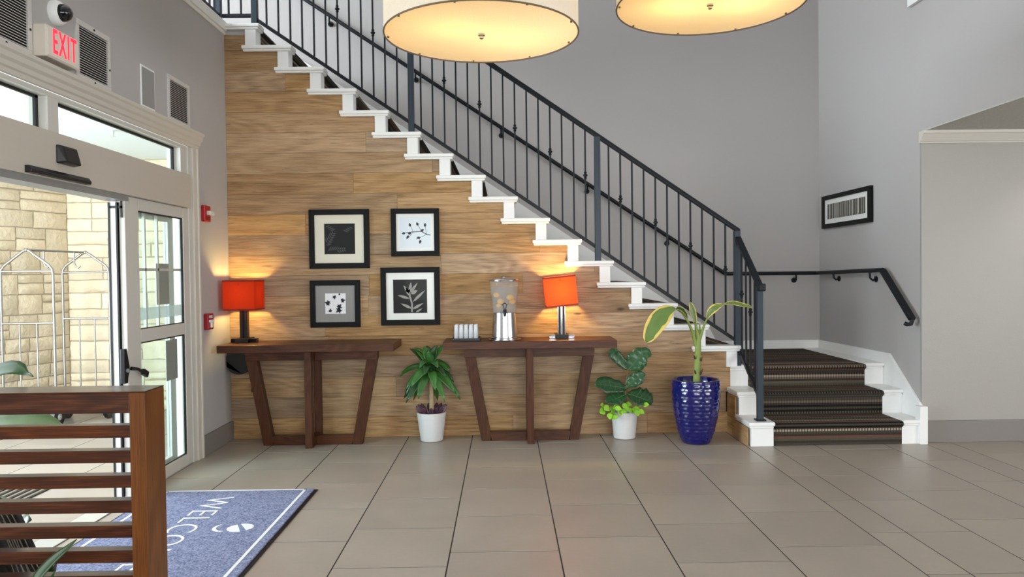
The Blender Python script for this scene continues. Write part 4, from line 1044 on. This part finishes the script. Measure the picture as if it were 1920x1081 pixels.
for (x0, y0, x1, y1) in ((1304, 700, 1302, 692), (1313, 702, 1318, 690), (1314, 676, 1317, 668), (1303, 672, 1301, 665)):
    obj('old_sheath', MB().tube([P(x0, y0, D-.02), P((x0+x1)/2, (y0+y1)/2, D-.03), P(x1, y1, D-.03)], [.008, .007, .001], 6), mat('dry_sheath', (70, 58, 40), .8), t)
def stalk(pxs, rs, y1=0): obj('leaf_stalk', MB().tube([P(x, y, D+y1*i/len(pxs)) for i, (x, y) in enumerate(pxs)], rs, 8), stemm, t, smooth=60)
stalk([(1305, 648), (1299, 624), (1290, 602), (1279, 586), (1267, 578)], [.016, .012, .009, .007, .005], -.08)
stalk([(1308, 645), (1306, 620), (1304, 600), (1300, 588)], [.016, .013, .010, .009])
stalk([(1309, 645), (1316, 622), (1322, 604), (1328, 594)], [.015, .011, .008, .006], -.05)
stalk([(1309, 640), (1312, 620), (1312, 608)], [.012, .009, .005])
def ban(pxs, ws, nrm, y0, y1, fold=.16):
    k = len(pxs); pts = [P(x, y, D+y0+(y1-y0)*i/(k-1)) for i, (x, y) in enumerate(pxs)]
    pts, ws = smooth_path(pts, ws, 15)
    return MB().leaf(pts, ws, nrm, fold, .05), (pts, ws)
yel = leafmat('leaf_yellow_edge', (206, 184, 96), .15)
def two_tone(pxs, ws, nrm, y0, y1, m=g_ban, e=.010):
    a_, _ = ban(pxs, ws, nrm, y0, y1); lf = obj('leaf', a_, m, t, smooth=60, solid=.0015)
    b_ = MB(); C, ws = _; k = len(C); nh = Vector(nrm); random.seed(k+int(pxs[0][0]))
    for sg in (-1, 1):
        vs = []
        for i, p in enumerate(C):
            tt = (C[min(i+1, k-1)]-C[max(i-1, 0)]).normalized(); sd = tt.cross(nh).normalized(); u = sd.cross(tt).normalized()
            if u.dot(nh) < 0: u = -u
            w = ws[i]; qi = .66+random.uniform(-.12, .2); wv = .05*w*math.sin(i*2.1)
            for q in (qi, 1.03): vs.append(p+sd*(w*q*sg)+u*(w*.16*q**1.3+.0022)+u*wv*q*sg)
        b_.add(vs, [(2*i, 2*i+1, 2*i+3, 2*i+2) for i in range(k-1)])
    obj('yellow_margin', b_, yel, lf, smooth=60, solid=.0016)
two_tone([(1266, 578), (1256, 581), (1246, 588), (1236, 599), (1227, 612), (1220, 625), (1214, 637), (1211, 642)], [.008, .042, .064, .072, .068, .056, .034, .004], (-.15, -1, .35), -.08, -.16)
two_tone([(1267, 578), (1276, 579), (1284, 586), (1289, 596)], [.006, .020, .018, .003], (.3, -.8, .5), -.08, -.04, g_dark)
two_tone([(1303, 606), (1301, 594), (1298, 582), (1295, 571), (1293, 566)], [.010, .022, .026, .016, .004], (.2, -1, .1), -.01, -.02)
two_tone([(1326, 596), (1331, 586), (1339, 578), (1349, 573), (1357, 571)], [.006, .024, .030, .020, .003], (.1, -.9, .55), -.05, -.08)
two_tone([(1357, 571), (1367, 568), (1380, 569), (1392, 572), (1404, 574), (1411, 578)], [.004, .015, .022, .020, .012, .002], (0, -.7, .7), -.08, -.12)
obj('care_tag', MB().box(1.545, 1.575, 5.612, 5.614, .455, .488), M['white'], t)

# ================================================================== WELCOME MAT
mt = thing('welcome_mat', (-1.65, 3.87, 0), 'blue grey entrance mat with white border and the word WELCOME', 'mat')
def pile():
    m, nt, b = newmat('mat_pile'); v = coords(nt, (1, 1, 1), False); n = noise(nt, v, 95, 3, .8); n2 = noise(nt, v, 22, 2)
    rp = N(nt, 'ShaderNodeValToRGB'); e = rp.color_ramp.elements
    e[0].position = .36; e[0].color = (*lin((84, 92, 124)), 1); e[1].position = .64; e[1].color = (*lin((162, 168, 194)), 1)
    nt.links.new(mth(nt, 'ADD', mth(nt, 'MULTIPLY', n, .85), mth(nt, 'MULTIPLY', n2, .15)), rp.inputs[0])
    nt.links.new(rp.outputs[0], b.inputs['Base Color']); b.inputs['Roughness'].default_value = .95; b.inputs['Specular IOR Level'].default_value = .05
    bump(nt, b, n, .6, .004); return m
mx0, mx1, my0, my1 = -2.135, -1.185, 3.14, 4.595
obj('rubber_backing', MB().prism([(mx0-.02, my0-.02), (mx1+.02, my0-.02), (mx1+.02, my1+.006), (mx0-.02, my1+.006)], 'z', .0006, .004), M['gasket'], mt, bevel=.001)
pm = pile(); obj('pile', MB().box(mx0, mx1, my0, my1, .004, .0115), pm, mt, bevel=.003)
mw = mat('mat_white', (232, 232, 230), .95, var=.1, vs=120, bmp=.4, bs=200)
b0, w_ = .045, .016
bd_ = MB()
for (x0, x1, y0, y1) in ((mx0+b0, mx1-b0, my1-b0+.02, my1-b0+.02+w_), (mx0+b0, mx1-b0, my0+b0, my0+b0+w_), (mx0+b0, mx0+b0+w_, my0+b0, my1-b0+.03), (mx1-b0-w_, mx1-b0, my0+b0, my1-b0+.02+w_)): bd_.box(x0, x1, y0, y1, .0115, .0125)
obj('white_border', bd_, mw, mt)
text_part('lettering', 'WELCOME', .222, frame_m((-1.702, 3.885, .012), (0, -1, 0), (1, 0, 0)), mw, mt, extrude=.0006, spacing=1.07, bold=-.0035)
lg = MB(); cx, cy = -1.435, 3.89
def zpoly(pts): lg.prism(pts, 'z', .0115, .0126)
el = lambda x, y, rx, ry, a0, a1, k=16: [(x+rx*math.cos(a0+(a1-a0)*i/k), y+ry*math.sin(a0+(a1-a0)*i/k)) for i in range(k+1)]
zpoly(el(cx+.045, cy+.006, .062, .056, -.9, 1.9))
zpoly(el(cx+.036, cy-.004, .062, .058, 2.0, 5.1))
sw = el(cx-.045, cy+.01, .05, .06, 2.3, 5.0, 12)
for q, (a_, b_) in enumerate(zip(sw, sw[1:])): lg.bar((a_[0], a_[1], .012), (b_[0], b_[1], .012), .006+.014*math.sin(PI*q/11), .001)
obj('emblem', lg, mw, mt)

# ================================================================== SLATTED DIVIDER in the foreground
dv = thing('slatted_divider', (-1.1, 2.26, 0), 'reddish brown slatted wooden divider in the left foreground', 'divider')
yA, yB = 2.2, 2.325
obj('post', MB().box(-1.1075, -1.061, yA, yB, 0, .984), M['divz'], dv, bevel=.002)
obj('post', MB().box(-2.06, -2.014, yA, yB, 0, .984), M['divz'], dv, bevel=.002)
obj('top_rail', MB().box(-2.014, -1.1077, yA, yB, .924, .984), M['divx'], dv, bevel=.002)
obj('top_cap', MB().box(-2.06, -1.061, yA-.001, yB+.001, .9842, .988), M['divx'], dv, bevel=.001)
for i in range(12):
    z = .886-.0745*i
    obj('slat', MB().box(-2.014, -1.1077, yA+.012, yA+.052, z-.037, z), M['divx'], dv, bevel=.0015)
# plants beside it
t = thing('peace_lily', (-1.78, 2.62, 0), 'broad leaved green plant behind the slatted divider', 'potted plant')
pot(t, (-1.78, 2.62), .13, .17, .30, mat('dark_planter', (40, 36, 34), .5))
D = 2.55
def lv(pxs, ws, nrm, m, y0, y1, name='leaf', fold=.2):
    k = len(pxs); pts = [P(x, y, y0+(y1-y0)*i/(k-1)) for i, (x, y) in enumerate(pxs)]
    pts, ws = smooth_path(pts, ws, 13)
    obj(name, MB().leaf(pts, ws, nrm, fold, .05), m, t, smooth=60, solid=.0015)
gl_d = leafmat('leaf_lily', (52, 88, 44), .2, .3); gl_l = leafmat('leaf_lily_light', (112, 140, 88), .2, .35)
lv([(-95, 760), (-60, 722), (-20, 700), (15, 692), (35, 693), (48, 700), (56, 702), (63, 706)], [.004, .022, .034, .036, .027, .010, .006, .001], (0, -.6, .8), gl_d, 2.60, 2.50)
lv([(-150, 860), (-80, 826), (-20, 806), (40, 796), (90, 798), (125, 806)], [.004, .05, .07, .06, .035, .002], (0, -.7, .7), gl_l, 2.60, 2.50)
for (x, y, y1) in ((-95, 760, 2.60), (-150, 860, 2.60)):
    q = P(x, y, y1); obj('leaf_stalk', MB().tube([(-1.78, 2.62, .27), ((q.x-1.78)/2-.02, 2.61, (q.z+.27)/2+.08), q], [.008, .006, .004], 6), gl_d, t)
for i in range(7):
    a_ = 2.2+i*.55; d0 = Vector((math.cos(a_)*.5, math.sin(a_)*.4+.1, .8)); p0 = Vector((-1.8, 2.64, .28))
    obj('leaf', MB().leaf([p0+d0*(.5*s)+Vector((0, 0, -.18*s*s)) for s in (0, .2, .4, .6, .8, 1)], [.005, .006, .03, .045, .035, .002], (0, -.6, .8), .2), gl_d, t, smooth=60, solid=.0015)
# ribbed dark trunk and strap leaf plant
t = thing('yucca_plant', (-1.42, 2.52, 0), 'dark ribbed drooping plant base seen between the lower slats of the divider', 'potted plant')
pot(t, (-1.42, 2.55), .10, .12, .16, mat('brown_planter', (58, 42, 32), .6))
rib = mat('ribbed_leaf', (44, 42, 38), .45, var=.3, vs=40, stretch=(4, 1, .2)); ribl = mat('ribbed_pale', (150, 144, 128), .5)
for i, (pp, w) in enumerate((([(-30, 930), (5, 965), (24, 1000), (42, 1040), (66, 1085), (90, 1130)], .05), ([(-10, 975), (15, 1010), (28, 1045), (42, 1085), (50, 1130)], .045), ([(70, 1040), (82, 1062), (90, 1085), (96, 1130)], .028))):
    lv(pp, [w*.35]+[w]*(len(pp)-2)+[w*.8], (.2, -1, .2), rib if i < 2 else gl_d, 2.40+.02*i, 2.44+.02*i, 'trunk_sheath', .35)
    if i < 2:
        mb = MB()
        for s in (-.5, -.1, .3, .7):
            mb.tube([P(x+s*w*500, y, 2.385+.02*i) for x, y in pp], .0016, 5)
        obj('pale_rib', mb, ribl, t)
obj('stem', MB().tube([(-1.42, 2.55, .13), P(60, 1130, 2.47)], [.03, .022], 10), rib, t, smooth=60)
t = thing('strap_leaf_plant', (-1.46, 2.08, 0), 'narrow green strap leaf reaching up in front of the divider slats', 'potted plant')
pot(t, (-1.46, 2.05), .08, .10, .16, mat('grey_planter', (96, 92, 88), .6))
lv([(30, 1300), (50, 1160), (64, 1095), (82, 1066), (104, 1044), (126, 1026), (144, 1010)], [.004, .008, .012, .013, .011, .007, .001], (.3, -1, .3), g_dark, 2.06, 2.165)
lv([(20, 1300), (55, 1170), (85, 1105), (102, 1072)], [.004, .009, .010, .001], (.3, -1, .3), g_dark, 2.06, 2.16)
lv([(10, 1300), (-20, 1180), (-60, 1080)], [.004, .011, .001], (.3, -1, .3), g_dark, 2.05, 2.10)

# ================================================================== DRUM PENDANTS
linen = fabric('drum_linen', (250, 240, 222), .20); diff = fabric('drum_diffuser', (255, 240, 206), .85)
ringm = mat('drum_ring', (120, 100, 76), .5)
def pendant(cx, cy, z, r, label, az, power, bh):
    t = thing('drum_pendant', (cx, cy, z), label, 'pendant lamp', 'drum pendant lamps')
    h = .42; n = 72
    obj('drum_shade', MB().lathe([(r, 0), (r, h*.5), (r, h)], (cx, cy, z), n, False, False), linen, t, smooth=60)
    d = obj('diffuser', MB().lathe([(r-.004, .006), (r*.5, .006), (.002, .006)], (cx, cy, z), n, False, False), diff, t, smooth=60)
    obj('bottom_ring', MB().tube([(cx+r*math.cos(2*PI*i/n), cy+r*math.sin(2*PI*i/n), z) for i in range(n)], .0045, 6, closed=True), ringm, t)
    obj('top_ring', MB().tube([(cx+r*math.cos(2*PI*i/n), cy+r*math.sin(2*PI*i/n), z+h) for i in range(n)], .0045, 6, closed=True), ringm, t)
    obj('finial', MB().lathe([(.004, -.022), (.011, -.018), (.012, -.008), (.018, -.003), (.018, .006)], (cx, cy, z), 16), M['steel'], d, smooth=True)
    for i in range(9):
        a_ = 2*PI*i/9+.3; q = (cx+(r-.014)*math.cos(a_), cy+(r-.014)*math.sin(a_), z)
        obj('diffuser_clip', MB().box(q[0]-.005, q[0]+.005, q[1]-.005, q[1]+.005, z-.002, z+.006), ringm, d)
    obj('stem', MB().tube([(cx, cy, z+.2), (cx, cy, ZC)], .009, 10), M['steel'], t, smooth=60)
    obj('canopy', MB().lathe([(.075, -.03), (.08, -.01), (.08, 0)], (cx, cy, ZC-.001), 24), M['steel'], t, smooth=60)
    obj('shade_spider', MB().box(cx-r, cx+r, cy-.005, cy+.005, z+h-.02, z+h-.014).box(cx-.005, cx+.005, cy-r, cy+r, z+h-.02, z+h-.014), M['steel'], t)
    for s in (-1, 1):
        p = (.17*s*math.cos(az), .17*s*math.sin(az), bh)
        l = bpy.data.lights.new('pendant_bulb', 'POINT'); l.energy = power; l.color = lin((255, 206, 128)); l.shadow_soft_size = .06
        o = bpy.data.objects.new('pendant_bulb', l); COL.objects.link(o); o.parent = t; o.location = p
pendant(-.101, 3.89, 2.555, .50, 'large cream drum pendant hanging left of centre before the stair', .5, 1.75, .24)
pendant(1.128, 4.04, 2.75, .50, 'large cream drum pendant at the top right of centre, mostly cut off', -.1, 2.1, .19)

# ---- recessed downlight in the alcove
dl = thing('recessed_downlight', (4.32, 5.28, ZAL), 'round recessed downlight in the textured alcove ceiling', 'downlight')
obj('trim_ring', MB().lathe([(.085, 0), (.085, -.006), (.065, -.006), (.06, 0)], (4.32, 5.28, ZAL-.0005), 28, False, False), M['white'], dl, smooth=True)
obj('lens', MB().lathe([(.06, -.002), (.001, -.002)], (4.32, 5.28, ZAL-.0005), 28, False, False), mat('downlight_lens', (255, 250, 240), .5, emit=(255, 244, 226), es=8), dl)
l = bpy.data.lights.new('downlight_bulb', 'SPOT'); l.energy = 13; l.color = (1, .96, .90); l.spot_size = math.radians(120); l.spot_blend = .7; l.shadow_soft_size = .05
o = bpy.data.objects.new('downlight_bulb', l); COL.objects.link(o); o.parent = dl; o.location = (0, 0, -.03)
